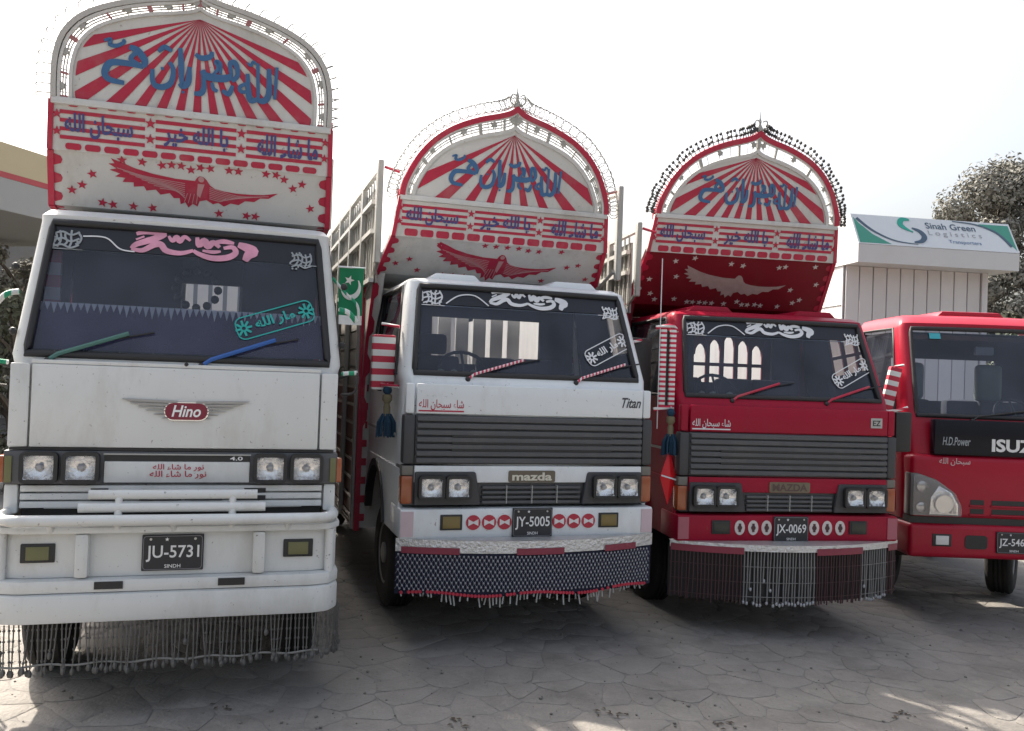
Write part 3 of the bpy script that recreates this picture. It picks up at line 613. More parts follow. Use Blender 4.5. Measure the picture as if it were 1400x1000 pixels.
def eagle(fr, cx, cz, w, h, sy=1.0): return MB().poly(fr, [(cx+(x-733)/690*w, cz+(718-y)/690*w*sy) for x, y in EAGLE], h, h+.003)
def feathers(fr, cx, cz, w, h, sy=1.0):
    m = MB(); L = lambda x, y: (cx+(x-733)/690*w, cz+(718-y)/690*w*sy)
    for i in range(8): m.ribbon(fr, spline([L(420+i*24, 664+i*10), L(540+i*16, 690+i*7), L(690, 704+i*9)], 4), w*.0045, h, h+.002+.0002*i)
    for i in range(7): m.ribbon(fr, spline([L(1040-i*30, 728+i*4), L(910-i*12, 738+i*5), L(790, 712+i*8)], 4), w*.0045, h, h+.002+.0002*i)
    m.poly(fr, disc(*L(756, 680), w*.018, 10), h, h+.005); m.poly(fr, [L(742, 700), L(770, 700), L(752, 760), L(738, 748)], h, h+.0035)
    for i in range(4): m.ribbon(fr, [L(700+i*14, 745), L(686+i*17, 788)], w*.004, h, h+.0042)
    return m
ARCH = [(1, 0), (.99, .10), (.95, .23), (.87, .41), (.745, .585), (.575, .73), (.35, .842), (.16, .905), (.055, .95), (0, 1.0)]
ARCH_FULL = [(1, 0), (1.0, .16), (.988, .34), (.935, .53), (.81, .69), (.61, .805), (.38, .885), (.18, .93), (.06, .965), (0, 1)]
def arch(hw, hgt, zb=0., k=3, full=False):
    half = spline(ARCH_FULL if full else ARCH, k); return [(-u*hw, zb+v*hgt) for u, v in half]+[(u*hw, zb+v*hgt) for u, v in half[-2::-1]]
def taj(truck, prof, zs, zp, hwA, rays, style, board, accent, fringe, text_k, seed=0, inner=(.84, .74), light=taj_white, band_h=None):
    """painted crown board over the cab: leaning eagle panel, lettered band, arched sunburst and metal arch"""
    T = thing_part = None
    # leaning panels
    segs = []
    for i in range(len(prof)-1):
        (ya, za, wa), (yb, zb, wb) = prof[i], prof[i+1]; L = math.hypot(yb-ya, zb-za); fr = flat((0, ya, za), (1, 0, 0), (0, yb-ya, zb-za)); segs.append((fr, L, wa, wb))
    fr_e, Le, wa, wb = segs[-2]; fr_b, Lb, wc, wd_ = segs[-1]
    m = MB()
    for fr, L, w0, w1 in segs[:-1]: m.poly(fr, [(-w0, 0), (w0, 0), (w1, L), (-w1, L)], -.035, 0)
    crown = m.build('crown_board', board, truck)
    # edge strips and scallops
    e = MB(); sc = MB()
    for fr, L, w0, w1 in segs[:-1]:
        for s in (-1, 1):
            e.poly(fr, [(s*w0, 0), (s*(w0-.035), 0), (s*(w1-.035), L), (s*w1, L)], .001, .014)
            n = max(1, int(L/.105))
            for k in range(n):
                t = (k+.5)/n; w = w0+(w1-w0)*t; sc.poly(fr, [(s*(w-.033), t*L-.036), (s*(w-.072), t*L-.022), (s*(w-.080), t*L), (s*(w-.072), t*L+.022), (s*(w-.033), t*L+.036)], .001, .004)
    pieces(e, 'edge_strip', accent, crown); pieces(sc, 'scallop', accent, crown)
    rnd = random.Random(seed); st = MB()
    ns_ = style.get('stars', 18)
    for k in range(ns_):
        t = rnd.uniform(.10, .94); a = (k/(ns_-1)*2-1)*(wa+(wb-wa)*t-.13)
        if abs(a) < .60*wb and .16 < t < .84: t = rnd.choice((.09, .93))
        st.poly(fr_e, star(a, t*Le, .030, 5, rnd.uniform(-.3, .3)), .001, .004)
    pieces(st, 'painted_star', light if board is deep_red else accent, crown)
    ez = Le*style.get('eagle_z', .5); eg = eagle(fr_e, .0, ez, wb*style.get('eagle_w', 1.12), .001, style.get('eagle_sy', 1.3)).build('painted_eagle', PM('faded white paint', (.36, .30, .29), .6, var=.3, scale=20) if board is deep_red else taj_red, crown)
    if board is not deep_red: feathers(fr_e, .0, ez, wb*style.get('eagle_w', 1.12), .0045, style.get('eagle_sy', 1.3)).build('painted_feathers', PM('pale pink paint', (.48, .25, .26), .6), eg)
    # band
    bz = Lb; bd = MB().poly(fr_b, [(-wc, 0), (wc, 0), (wd_, bz), (-wd_, bz)], -.035, .012).build('band_board', light, truck)
    d = MB(); n = style.get('dashes', 15); dh = style.get('dash_h', .15)
    for k in range(n):
        a = -wc+.09+(2*wc-.18)*(k+.5)/n; d.poly(fr_b, rrect(a, bz*(.03+dh/2), (2*wc-.18)/n*.82, bz*dh, bz*.05, 2), .013, .017)
    if style.get('double'):
        for k in range(n): a = -wc+.09+(2*wc-.18)*(k+.5)/n; d.poly(fr_b, rrect(a, bz*.93, (2*wc-.18)/n*.5, bz*.10, bz*.04, 2), .013, .017)
    pieces(d, 'dash', accent, bd)
    s0 = dh+.10; sp = (.90-s0)/4; bw = (2*wc-.26)/3; words = ('\uFEEA\uFEE0\uFEDF\uFE8D \uFEE5\uFE8E\uFEA4\uFE92\uFEB3', '\uFEAE\uFEF4\uFEA7 \uFEEA\uFEE0\uFEDF\uFE8D \uFE8E\uFEF3', '\uFEEA\uFEE0\uFEDF\uFE8D \uFE80\uFE8E\uFEB7 \uFE8E\uFEE3')
    s1, s2, dv = MB(), MB(), MB()
    for k in range(3):
        cx = (k-1)*(bw+.06)
        for q in range(4): s1.fbox(fr_b, cx-bw/2, cx+bw/2, bz*(s0+q*sp), bz*(s0+q*sp+sp*.45), .013, .016)
        MB().text(fr_b, words[k], cx+(-.02, 0, .02)[k], bz*(s0+sp*1.75), bz*sp*2.9, bw*.80, .019, bold=.03).build('band_lettering', PM('navy band paint', (.05, .055, .20), .5), bd)
        if k < 2:
            for q in (.40, .72): dv.poly(fr_b, star(cx+bw/2+.03, bz*q, .032), .013, .018)
    for q in (.38, .72):
        for s in (-1, 1): dv.poly(fr_b, star(s*(wc-.055), bz*q, .028), .013, .018)
    pieces(s1, 'band_stripe', accent, bd); pieces(dv, 'band_star', accent, bd)
    # ledge and arch
    yA = prof[-1][0]; A = flat((0, yA, zs), (1, 0, 0), (0, -style.get('lean', .25), 1)); H = zp-zs
    for s_ in (-1, 1): MB().poly(fr_b, [(s_*wc, 0), (s_*(wc-.03), 0), (s_*(wd_-.03), bz), (s_*wd_, bz)], .013, .022).build('edge_strip', accent, bd)
    wing = style.get('wing')
    if wing:
        for s_ in (-1, 1):
            ws = MB(); we = MB(); wsc = MB()
            for q in range(len(wing)-1):
                (yu, zu, wu, iu), (yl, zl, wl, il) = wing[q], wing[q+1]; L = math.hypot(yu-yl, zu-zl); fw_ = flat((0, yl, zl), (1, 0, 0), (0, yu-yl, zu-zl))
                ws.poly(fw_, [(s_*il, 0), (s_*wl, 0), (s_*wu, L), (s_*iu, L)], -.02, 0); we.poly(fw_, [(s_*(wl-.022), 0), (s_*(wl+.004), 0), (s_*(wu+.004), L), (s_*(wu-.022), L)], .001, .016)
                wsc.poly(fw_, [(s_*(wl-.021), L*.2), (s_*(wl-.055), L*.35), (s_*(wl-.055), L*.62), (s_*(wl-.021), L*.8)], .001, .005)
            ws.build('crown_wing', board, truck); we.build('edge_strip', accent, crown); pieces(wsc, 'scallop', accent, crown)
            MB().poly(flat((s_*.992, 0, 0), (0, 1, 0), (0, 0, 1)), [(p[0], p[1]) for p in wing]+[(prof[0][0], prof[0][1])], -.006, .002).build('wing_side', trim_grey, truck)
    MB().box(-hwA+.0, hwA-.0, yA-.03, yA+.03, zs-.03, zs+.010).build('ledge', light if style.get('ledge_light', 1) else trim_grey, truck, bevel=.006)
    hi, ki = hwA*inner[0], H*inner[1]; fu = style.get('full', False); ip = arch(hi, ki, .012, full=fu)
    pan = MB().poly(A, ip, -.03, 0).build('sunburst_board', light, truck)
    MB().ribbon(A, ip, style.get('trim_w', .03), -.005, .014).build('board_trim', light if style.get('trim_light') else trim_grey, pan)
    O = (0, .012+ki*.90); n = rays; poly = [(x*.965, .012+(z-.012)*.965) for x, z in ip]
    def hit(th):
        dx, dz = math.sin(th), -math.cos(th); best = None
        for i in range(len(poly)):
            p, q = poly[i], poly[(i+1) % len(poly)]; ex, ez = q[0]-p[0], q[1]-p[1]; den = dx*ez-dz*ex
            if abs(den) < 1e-9: continue
            t = ((p[0]-O[0])*ez-(p[1]-O[1])*ex)/den; u = ((p[0]-O[0])*dz-(p[1]-O[1])*dx)/den
            if t > .02 and -1e-6 <= u <= 1+1e-6 and (best is None or t < best): best = t
        return (O[0]+dx*(best or .05), O[1]+dz*(best or .05))
    m = MB(); th0 = style.get('spread', 1.30)
    for k in range(n):
        c = (-1+2*(k+.5)/n); ce = lambda c: math.atan(math.tan(th0)*c*(.45+.55*abs(c)))if style.get('even') else th0*c
        w = style.get('duty', .5)/n; a, b = ce(c-w), ce(c+w)
        m.poly(A, [O]+[hit(a+(b-a)*q/4) for q in range(5)], .001, .0035+.0003*(k % 3))
    pieces(m, 'sunburst_ray', accent, pan)
    calligraphy(A, -.01, style.get('text_z', .46)*ki, text_k, .006).build('painted_lettering', ink_blue, pan)
    # outer arch band, struts and lattice
    op = arch(hwA*.985, H, .012, full=fu); w_o = style.get('band_w', .055)
    ob = MB().ribbon(A, op, w_o, -.02, .03).build('arch_band', style.get('band_mat', accent), truck)
    MB().ribbon(A, [(x*.965, z*.962) for x, z in op], .016, -.012, .024).build('arch_rim', style.get('rim_mat', light), ob)
    s = MB(); ros = MB(); mid = MB(); ins = arch(hi*1.02, ki*1.02, .012, full=fu); N = len(op)-1; ns = style.get('struts', 14)
    for k in range(ns+1):
        i = int(round(k*N/ns)); p, q = ins[i], op[i]; s.ribbon(A, [p, (q[0]*.98, q[1]*.98)], .026 if k % 2 == 0 else .012, -.008, .016)
        if k < ns:
            j = int(round((k+.5)*N/ns)); c = ((ins[j][0]+op[j][0])/2, (ins[j][1]+op[j][1])/2); ros.poly(A, disc(*c, .022, 8), -.004, .018); ros.poly(A, star(*c, .036, 6), -.003, .010)
    for f in style.get('wires', (.22, .4, .6, .8)): mid.tube([A.map(p[0]+(q[0]-p[0])*f, p[1]+(q[1]-p[1])*f, 0) for p, q in zip(ins, op)], .0055, 5)
    for k in range(ns*4):
        i = k*N/(ns*4); j = min(N-1, int(i)); f = i-j; P = lambda L: (L[j][0]+(L[j+1][0]-L[j][0])*f, L[j][1]+(L[j+1][1]-L[j][1])*f); p, q = P(ins), P(op); mid.tube([A.map(*p, .004), A.map(*q, .004)], .0035, 4)
    pieces(s, 'arch_strut', style.get('strut_mat', trim_grey), ob); ros.build('rosettes', trim_grey, ob, kind='stuff'); mid.build('lattice_wire', PM('white wire', (.55, .55, .54), .5), ob, kind='stuff')
    # fringe outside the arch
    b = MB(); cnt = style.get('fringe_n', 60); ext = op
    def along(L, t):
        i = t*(len(L)-1); j = min(len(L)-2, int(i)); f = i-j; x, z = L[j][0]+(L[j+1][0]-L[j][0])*f, L[j][1]+(L[j+1][1]-L[j][1])*f; dx, dz = L[j+1][0]-L[j][0], L[j+1][1]-L[j][1]; l = math.hypot(dx, dz) or 1; return x, z, -dz/l, dx/l
    for k in range(cnt):
        x, z, nx_, nz = along(op, (k+.5)/cnt)
        if fringe == 'loops':
            r = .045; b.tube([A.map(x+nx_*(.03+r)+r*math.cos(q*.7), z+nz*(.03+r)+r*math.sin(q*.7), .012*math.sin(k)) for q in range(9)], .0035, 4, closed=True)
            b.ball(A.map(x+nx_*.115, z+nz*.115, 0), .009, 5, 3)
        elif fringe == 'balls':
            b.tube([A.map(x, z, 0), A.map(x+nx_*.09, z+nz*.09, .01)], .004, 4)
            for q in (.055, .10): b.ball(A.map(x+nx_*q+random.uniform(-.008, .008), z+nz*q, random.uniform(-.02, .02)), .016, 6, 4)
        else:   # hooks
            b.tube(spline([tuple(A.map(x, z, 0)), tuple(A.map(x+nx_*.055, z+nz*.055, 0)), tuple(A.map(x+nx_*.07-.015, z+nz*.07, 0)), tuple(A.map(x+nx_*.06-.035, z+nz*.06-.012, 0)), tuple(A.map(x+nx_*.045-.04, z+nz*.045-.02, 0))], 2), .004, 4)
    if fringe == 'loops':
        for q in (.045, .115): b.tube([A.map(x+nx_*q, z+nz*q, 0) for x, z, nx_, nz in (along(op, k/70) for k in range(71))], .0045, 4)
    if fringe == 'balls':
        b2 = MB(); b2.tube([A.map(x+nx_*.05, z+nz*.05, 0) for x, z, nx_, nz in (along(op, k/70) for k in range(71))], .006, 4); b2.build('fringe_wire', trim_grey, ob, kind='stuff')
    b.build('arch_fringe', bead_dark if fringe == 'balls' else trim_grey, ob, kind='stuff')
    f = MB(); f.lathe([(.002, .0), (.028, .02), (.03, .06), (.012, .10), (.016, .125), (.006, .16), (.002, .22)], A.map(0, H-.01, 0), (0, 0, 1), 8)
    for s_ in (-1, 1): f.tube(spline([tuple(A.map(0, H+.03, 0)), tuple(A.map(s_*.06, H+.06, 0)), tuple(A.map(s_*.05, H+.12, 0)), tuple(A.map(s_*.015, H+.11, 0))], 3), .006, 5)
    f.build('finial', trim_grey, ob, smooth=50)
    # outer posts that carry the arch
    for s_ in (-1, 1):
        MB().box(s_*hwA-.016, s_*hwA+.016, yA+.032, yA+.06, zs-.12, zs+.06).build('arch_post', accent, truck)
    return crown
def body(truck, hw, y0, y1, zt, rail_z, rail_y0, paint, floor_z=.95, opening=(-.45, .45, 1.95, 2.4), side='both', slat_mat=None, arches=False, ry=None):
    """open load body: front wall with opening, boarded sides, rails, tail gate, chassis and rear wheels"""
    m = MB(); a0, a1, b0, b1 = opening; z0 = .52
    m.box(-hw, a0, y0, y0+.05, z0, zt); m.box(a1, hw, y0, y0+.05, z0, zt); m.box(a0, a1, y0+.001, y0+.049, z0, b0); m.box(a0, a1, y0+.001, y0+.049, b1, zt)
    fw = m.build('front_wall', paint, truck)
    e = MB()
    for s in (-1, 1):
        e.box(s*hw-.022, s*hw+.022, y0-.035, y0+.02, z0-.02, zt)
    pieces(e, 'edge_strip', taj_red, fw)
    q = MB()
    for s in (-1, 1):
        for k in range(int((zt-z0)/.16)): q.box(min(s*(hw-.065), s*(hw-.023)), max(s*(hw-.065), s*(hw-.023)), y0-.012, y0-.001, z0+.06+k*.16, z0+.12+k*.16)
    pieces(q, 'scallop', taj_red, fw)
    if arches:   # arched fretwork standing in the opening behind the rear window
        n = 5; w = (a1-a0)/n; F = front(y0+.03); hb = b1-b0
        for k in range(n):
            cx = a0+(k+.5)*w; top = b0+hb*(1-.09*abs(k-2)); MB().box(cx+w*.5-.022, cx+w*.5+.022, y0+.01, y0+.03, b0, b1).build('fret_bar', paint, fw)
            MB().poly(F, [(cx-w*.5, b1), (cx-w*.5, top-.11), (cx-w*.36, top-.11), (cx-w*.30, top-.05), (cx-w*.16, top-.015), (cx, top), (cx+w*.16, top-.015), (cx+w*.30, top-.05), (cx+w*.36, top-.11), (cx+w*.5, top-.11), (cx+w*.5, b1)], -.01, .004).build('fret_arch', paint, fw)
        MB().box(a0, a1, y0+.012, y0+.028, b0+hb*.36, b0+hb*.43).build('fret_bar', paint, fw)
    MB().box(-hw+.02, hw-.02, y0+.051, y1-.05, floor_z-.08, floor_z).build('load_floor', wood_dark, truck)
    sm = slat_mat or wood_dark
    ryl = rail_y0
    for s in (-1, 1):
        x = s*hw; rail_y0 = ry if (ry and s > 0) else ryl
        MB().box(min(x-s*.045, x-s*.06), max(x-s*.045, x-s*.06), y0+.10, y1-.08, floor_z+.01, zt).build('bright_lining', PM('pale lining board', (.56, .53, .48), .6, var=.15, streak=.2, scale=9, dirt=(.35, .3, .26), dirt_amt=.4), truck)  # pale sheet added so the rear openings read bright
        for k in range(int((zt-.6)/.165)+1):   # lower boards, with gaps
            z = .60+k*.165; MB().box(min(x, x-s*.03), max(x, x-s*.03), y0+.06, y1, z, z+.145).build('side_board', sm if z < 1.75 else PM('grey side board', (.33, .32, .30), .6, var=.2, dirt=GRIME, dirt_amt=.5), truck)
        for k in range(7): z = .745+k*.165; MB().box(min(x+s*.001, x+s*.010), max(x+s*.001, x+s*.010), y0+.06, y1, z-.014, z+.008).build('glint_strip', PM('pale glint metal', (.55, .50, .46), .35, metal=.5, var=.3), truck)  # bright strips added to give the dark sides glints
        for k in range(6):
            y = y0+.08+k*(y1-y0-.16)/5; MB().box(min(x+s*.002, x+s*.045), max(x+s*.002, x+s*.045), y-.03, y+.03, .5, rail_z).build('side_post', trim_grey, truck, bevel=.006, seg=1)
        for k, z in enumerate((zt+.02, (zt*2+rail_z)/3+.12, (zt+rail_z*2)/3+.06, rail_z-.03)):
            ys = rail_y0+.03 if k == 3 else rail_y0+.32
            MB().box(min(x, x+s*.04), max(x, x+s*.04), ys, y1, z-.018, z+.018).build('side_rail', PM('pale rail', (.50, .50, .48), .5, var=.12, dirt=GRIME, dirt_amt=.3), truck)
        mm = MB(); ys = rail_y0+.34; n = int((y1-ys)/.13)
        for k in range(n): mm.box(x-.006, x+.006, ys+k*.13, ys+k*.13+.018, zt+.03, rail_z-.05)
        pieces(mm, 'rail_bar', trim_grey, truck)
        MB().box(min(x-s*.012, x-s*.03), max(x-s*.012, x-s*.03), rail_y0+.33, y1, zt, rail_z-.10).build('upper_side_panel', PM('grey solid infill', (.30, .295, .28), .7, var=.25, scale=9, dirt=GRIME, dirt_amt=.5), truck)  # grey infill, made solid so sun streaks stay off the ground
        MB().box(min(x+s*.001, x+s*.05), max(x+s*.001, x+s*.05), rail_y0-.02, rail_y0+.04, zt+.12, rail_z+.03).build('corner_post', trim_grey, truck, bevel=.008, seg=1)
        MB().tube([(x*.99, rail_y0+.01, rail_z-.02), (x*.88, rail_y0-.04, rail_z-.06)], .012, 6).build('stay', taj_red, truck)
        MB().tube([(x*.995, rail_y0+.02, zt+.2), (x*.995, y0+.02, zt-.1)], .016, 6).build('stay', trim_grey, truck)
        # ornaments along the bottom rail
        for k in range(3): MB().box(min(x, x+s*.02), max(x, x+s*.02), y0+.05, y1, .50+k*.035, .515+k*.035).build('bottom_trim', PM('worn pale trim', (.4, .36, .33), .5), truck)
    tw = MB()
    tw.box(-hw+.03, hw-.03, y1-.04, y1, floor_z, 2.2); tw.build('tail_gate', PM('tail gate white', (.62, .62, .6), .6, var=.08), truck)
    for k in range(9): MB().box(-hw+.08+k*(2*hw-.16)/9+.02, -hw+.08+(k+1)*(2*hw-.16)/9-.03, y1-.06, y1-.041, floor_z+.05, 2.9).build('gate_slat', PM('tail gate white', (.62, .62, .6), .6), truck)
    for s in (-1, 1): MB().box(s*.38-.04, s*.38+.04, .5, y1-.1, .62, .80).build('chassis_rail', chassis_m, truck)
    MB().tube([(-hw*.8, y1-1.2, .43), (hw*.8, y1-1.2, .43)], .06, 8).build('rear_axle', chassis_m, truck)
    for s in (-1, 1):
        wheel(truck, s*(hw-.18), y1-1.2, .42, .22, s); wheel(truck, s*(hw-.44), y1-1.2, .42, .22, s, rim=False)
    MB().box(-.30, .30, 1.3, 1.9, .45, .75).build('gearbox', chassis_m, truck, bevel=.05)
    MB().box(hw-.62, hw-.12, 2.2, 3.0, .45, .82).build('fuel_tank', chassis_m, truck, bevel=.06)
def front_axle(truck, y, hw, r, steer=0., w=.22):
    MB().box(-hw+.1, hw-.1, y-.05, y+.05, r-.08, r+.04).build('front_axle', chassis_m, truck, bevel=.02)
    for s in (-1, 1): wheel(truck, s*hw, y, r, w, s, steer)
def wipers(truck, W, xs, length, ang, matl, r=.011):
    for x, mt in zip(xs, matl):
        piv = W.map(x, -.035, .012); tip = W.map(x+length*math.cos(ang), .02+length*math.sin(ang), .018)
        w = MB().tube([piv, W.map(x+.05, .0, .026), tip], r, 6).build('wiper', mt, truck, smooth=50)
        b0 = W.map(x+length*.45, .02+length*math.sin(ang)*.42, .010); b1 = W.map(x+length*1.28, .035+length*math.sin(ang)*1.0, .010)
        MB().tube([b0, b1], .006, 5).build('wiper_blade', rubber, w); MB().ball(piv, .02, 8, 5).build('wiper_pivot', rubber, w, smooth=60)
# ================================================================== TRUCK 1: the largest white truck at the left
def truck1():
    T = thing('truck', 'large white truck with winged bonnet badge and tubular bumper at left', 'truck', (-.268, 5.30, 0), R(-.6), 'decorated trucks parked in a row')
    F = front(0.)
    lv = [(1.05, .885, .035, .07), (1.36, .89, .03, .08), (1.84, .88, .035, .08), (1.895, .895, .05, .075), (2.66, .815, .24, .07), (2.70, .815, .235, .075), (2.735, .79, .27, .09), (2.76, .70, .42, .12), (2.775, .5, .7, .15)]
    sh, gl, W, xw, H, _ = cab(T, lv, (3, 4), 1.55, .035, white1)
    interior(T, .86, .10, 1.5, 1.90, 2.66, rear=(-.12, .30, .22, .56), steer=-.40, head=False)
    # bonnet panel, seams, badge
    b = MB().fbox(F, -.765, .765, 1.392, 1.845, -.030, -.004).build('bonnet_panel', white1, T, bevel=.010)
    for s in (-1, 1): MB().fbox(F, min(s*.775, s*.872), max(s*.775, s*.872), 1.392, 1.845, -.05, -.012).build('corner_panel', white1, T, bevel=.010)
    MB().fbox(F, -.86, .86, 1.376, 1.39, -.03, -.01).build('panel_gap', dark_plastic, T)
    MB().fbox(F, -.77, .77, 1.846, 1.868, -.05, -.01).build('cowl_strip', white1, T, bevel=.006)
    wg = MB()
    for s in (-1, 1):
        for k in range(6):
            z = 1.655-k*.017; x1 = .34-k*.042; wg.poly(F, [(.03+s*.05, z+.006), (.03+s*x1, z+.012-.004*k), (.03+s*(x1-.03), z), (.03+s*.05, z-.008)], -.004, .008+.001*(k % 2))
    bd = MB().poly(F, rrect(.03, 1.602, .24, .105, .05), -.004, .003).build('badge', chrome, T); pieces(wg, 'wing_feather', PM('brushed grey metal', (.34, .34, .34), .35, metal=.6, var=.2), bd)
    MB().poly(F, rrect(.03, 1.602, .225, .094, .044), .004, .016).build('badge_shield', PM('maroon enamel', (.20, .012, .035), .3), bd)
    MB().text(F, 'Hino', .03, 1.604, .066, .155, .0175, bold=.02, shear=.25).build('badge_lettering', PM('badge white', (.8, .8, .8), .4), bd)
    # lamp band
    lb = MB().fbox(F, -.885, .885, 1.19, 1.374, -.12, -.006).build('lamp_band', grille_grey, T, bevel=.012)
    for s in (-1, 1):
        for x in (.706, .50): headlamp(T, F, s*x, 1.283, .168, .150, -.004)
        m = MB().fbox(F, min(s*.84, s*.878), max(s*.84, s*.878), 1.20, 1.345, -.06, .004).build('marker_lamp', olive, T, bevel=.008)
        MB().fbox(F, min(s*.880, s*.912), max(s*.880, s*.912), 1.20, 1.345, -.10, -.004).build('indicator', amber, T, bevel=.008)
    cp = MB().fbox(F, -.385, .385, 1.20, 1.318, -.05, .004).build('centre_panel', white1, T, bevel=.006)
    MB().fbox(F, -.385, .385, 1.322, 1.352, -.05, .001).build('centre_slot', dark_plastic, T); MB().fbox(F, -.39, .39, 1.354, 1.362, -.05, .008).build('slot_trim', trim_grey, T)
    MB().text(F, '4.0', .31, 1.338, .022, .07, .004, bold=.02).build('badge_lettering', plate_t, cp)
    for q, (z, hh, w) in enumerate(((1.285, .040, .27), (1.245, .045, .30))):
        MB().text(F, '\uFEEA\uFEE0\uFEDF\uFE8D \uFE80\uFE8E\uFEB7 \uFE8E\uFEE3 \uFEAD\uFEEE\uFEE7', 0, z, hh, w, .007, bold=.012).build('painted_lettering', taj_red, cp)
    # slatted lower front
    for k in range(3): MB().fbox(F, -.80, .80, 1.060+k*.044, 1.060+k*.044+.036, -.06, -.012).build('front_slat', white1, T, bevel=.008)
    MB().fbox(F, -.79, .79, 1.05, 1.19, -.09, -.062).build('front_backing', trim_grey, T)
    for x0, x1, z in ((-.45, -.28, 1.113), (-.20, .02, 1.113), (.04, .24, 1.113), (.30, .48, 1.113), (-.45, -.43, 1.068), (.41, .48, 1.068), (-.45, -.36, 1.155), (.36, .48, 1.155)): MB().fbox(F, x0, x1, z-.012, z+.012, -.03, -.009).build('air_slot', dark_plastic, T)
    for s in (-1, 1): MB().fbox(F, min(s*.81, s*.88), max(s*.81, s*.88), 1.03, 1.19, -.12, -.02).build('corner_panel', white1, T, bevel=.015)
    # bumper: boxed beam, ribs, tubular guard
    P = [(-.90, .12), (-.90, -.08), (-.84, -.18), (-.74, -.21), (.74, -.21), (.84, -.18), (.90, -.08), (.90, .12)]
    def slab(x_in, z0, z1, name, d0=0., bev=.02, mat=white1):
        Q = [(x*(1-x_in), y+d0) for x, y in P]; vs = [(x, y, z0) for x, y in Q]+[(x, y, z1) for x, y in Q]; n = len(Q)
        return MB().add(vs, [tuple(range(n-1, -1, -1)), tuple(range(n, 2*n))]+[(i, i+1, i+1+n, i+n) for i in range(n-1)]+[(n-1, 0, n, 2*n-1)]).build(name, mat, T, bevel=bev)
    slab(.0, .49, .645, 'bumper_lip', -.03, .03); slab(.0, .645, .715, 'bumper_step', -.012, .02); slab(.012, .715, .955, 'bumper', .05, .012); slab(0, .955, .992, 'bumper_top', -.005, .012)
    G = front(-.16)
    for x in (-.45, .45): MB().fbox(G, x-.035, x+.035, .72, .954, -.02, .055).build('bumper_rib', white1, T, bevel=.02)
    for s in (-1, 1):
        fo = MB().fbox(G, s*.665-.082, s*.665+.082, .80, .90, -.01, .012).build('fog_lamp', dark_plastic, T, bevel=.006)
        MB().fbox(G, s*.665-.055, s*.665+.055, .815, .885, .0125, .017).build('lens', olive, fo, bevel=.004)
        MB().tube([(s*.84, -.15, .71), (s*.84, -.15, .955)], .026, 10).build('corner_post', white1, T, smooth=50)
        MB().fbox(G, min(s*.24, s*.38), max(s*.24, s*.38), .665, .704, .06, .068).build('tow_slot', dark_plastic, T)
    for z, w, y in ((1.03, .86, -.24), (1.092, .475, -.20), (1.158, .43, -.18)):
        pts = [(-w, y, z), (w, y, z)] if w < .8 else spline([(-w-.0, .10, z), (-w-.0, -.10, z), (-w+.06, y+.02, z), (-w+.2, y, z), (0, y-.01, z), (w-.2, y, z), (w-.06, y+.02, z), (w+.0, -.10, z), (w+.0, .10, z)], 4)
        MB().tube(pts, (.026 if w < .8 else .03), 12).build('guard_tube', white1, T, smooth=50)
    for x in (-.28, .30): MB().tube([(x, -.2, .98), (x, -.21, 1.06), (x, -.18, 1.16)], .02, 8).build('guard_upright', white1, T, smooth=50)
    for x in (-.6, 0, .6): MB().tube([(x, -.2, .97), (x, -.24, 1.02)], .018, 8).build('guard_bracket', white1, T, smooth=50)
    MB().box(-.80, .80, .06, .12, .62, 1.06).build('radiator', chassis_m, T)
    plate(T, front(-.162), .0, .842, .315, .195, 'JU-5731', .008)
    # chain fringe
    m = MB(); rnd = random.Random(5)
    def edge(u):
        L = [(-.915, .10), (-.915, -.09), (-.84, -.21), (.84, -.21), (.915, -.09), (.915, .10)]; seg = [.19, .16, 1.8, .16, .19]; t = u*sum(seg)
        for i, l in enumerate(seg):
            if t <= l or i == 4: f = min(1, t/l); return (L[i][0]+(L[i+1][0]-L[i][0])*f, L[i][1]+(L[i+1][1]-L[i][1])*f)
            t -= l
    for k in range(104):
        x, y = edge((k+.5)/104); ln = .245+rnd.uniform(-.02, .015); z = .492
        dx, dy = rnd.gauss(0, .010), rnd.gauss(0, .012)
        if rnd.random() < .06: ln *= rnd.uniform(.3, .7)
        m.tube([(x, y, z), (x+dx*.4, y+dy*.5, z-ln*.5), (x+dx, y+dy, z-ln)], .0045, 4)
        for q in range(5): f = min(1, (.03+q*.055)/ln); m.ball((x+dx*f, y+dy*f, z-ln*f), .0085, 5, 3)
        m.ball((x+dx, y+dy, z-ln), .013, 5, 4, 1.6)
    m.build('chain_fringe', chain_m, T, kind='stuff')
    m = MB(); m.tube([(*edge(.10+.74*k/40), .275+.006*math.sin(k)) for k in range(41)], .006, 6); m.build('fringe_cord', PM('pale cord', (.22, .215, .2), .7), T)
    # screen dressing
    sb = MB(); sb.grid(lambda u, v: W.map((2*u-1)*xw(.82+.18*v)*.985, H*(.80+.19*v), -.004), 14, 2); sb.build('sun_strip', sunband, gl)
    sw = swash(W, .02, H*.875, .68, .001); sw.build('screen_lettering', PM('pale pink sticker', (.66, .30, .42), .5, var=.5, scale=8), gl)
    cap_ = capsule(W, .50, H*.34, .46, .135, R(20), .001); cap_.build('capsule_sticker', teal, gl)
    for s, sz, k in ((-1, .15, 1), (1, .13, 2)): corner_mark(W, s*.655-.01, H*(.87 if s < 0 else .83), sz, .001, k).build('corner_sticker', PM('grey sticker', (.30, .33, .35), .5), gl)
    MB().ribbon(W, spline([(-.58, H*.90), (-.46, H*.90), (-.38, H*.82), (-.30, H*.805)], 6), .008, .001, .002).build('curl_sticker', decal_white, gl)
    MB().ribbon(W, [(-xw(.8)*.97, H*.795), (xw(.8)*.97, H*.795)], .006, .001, .002).build('strip_edge', PM('grey sticker', (.30, .33, .35), .5), gl)
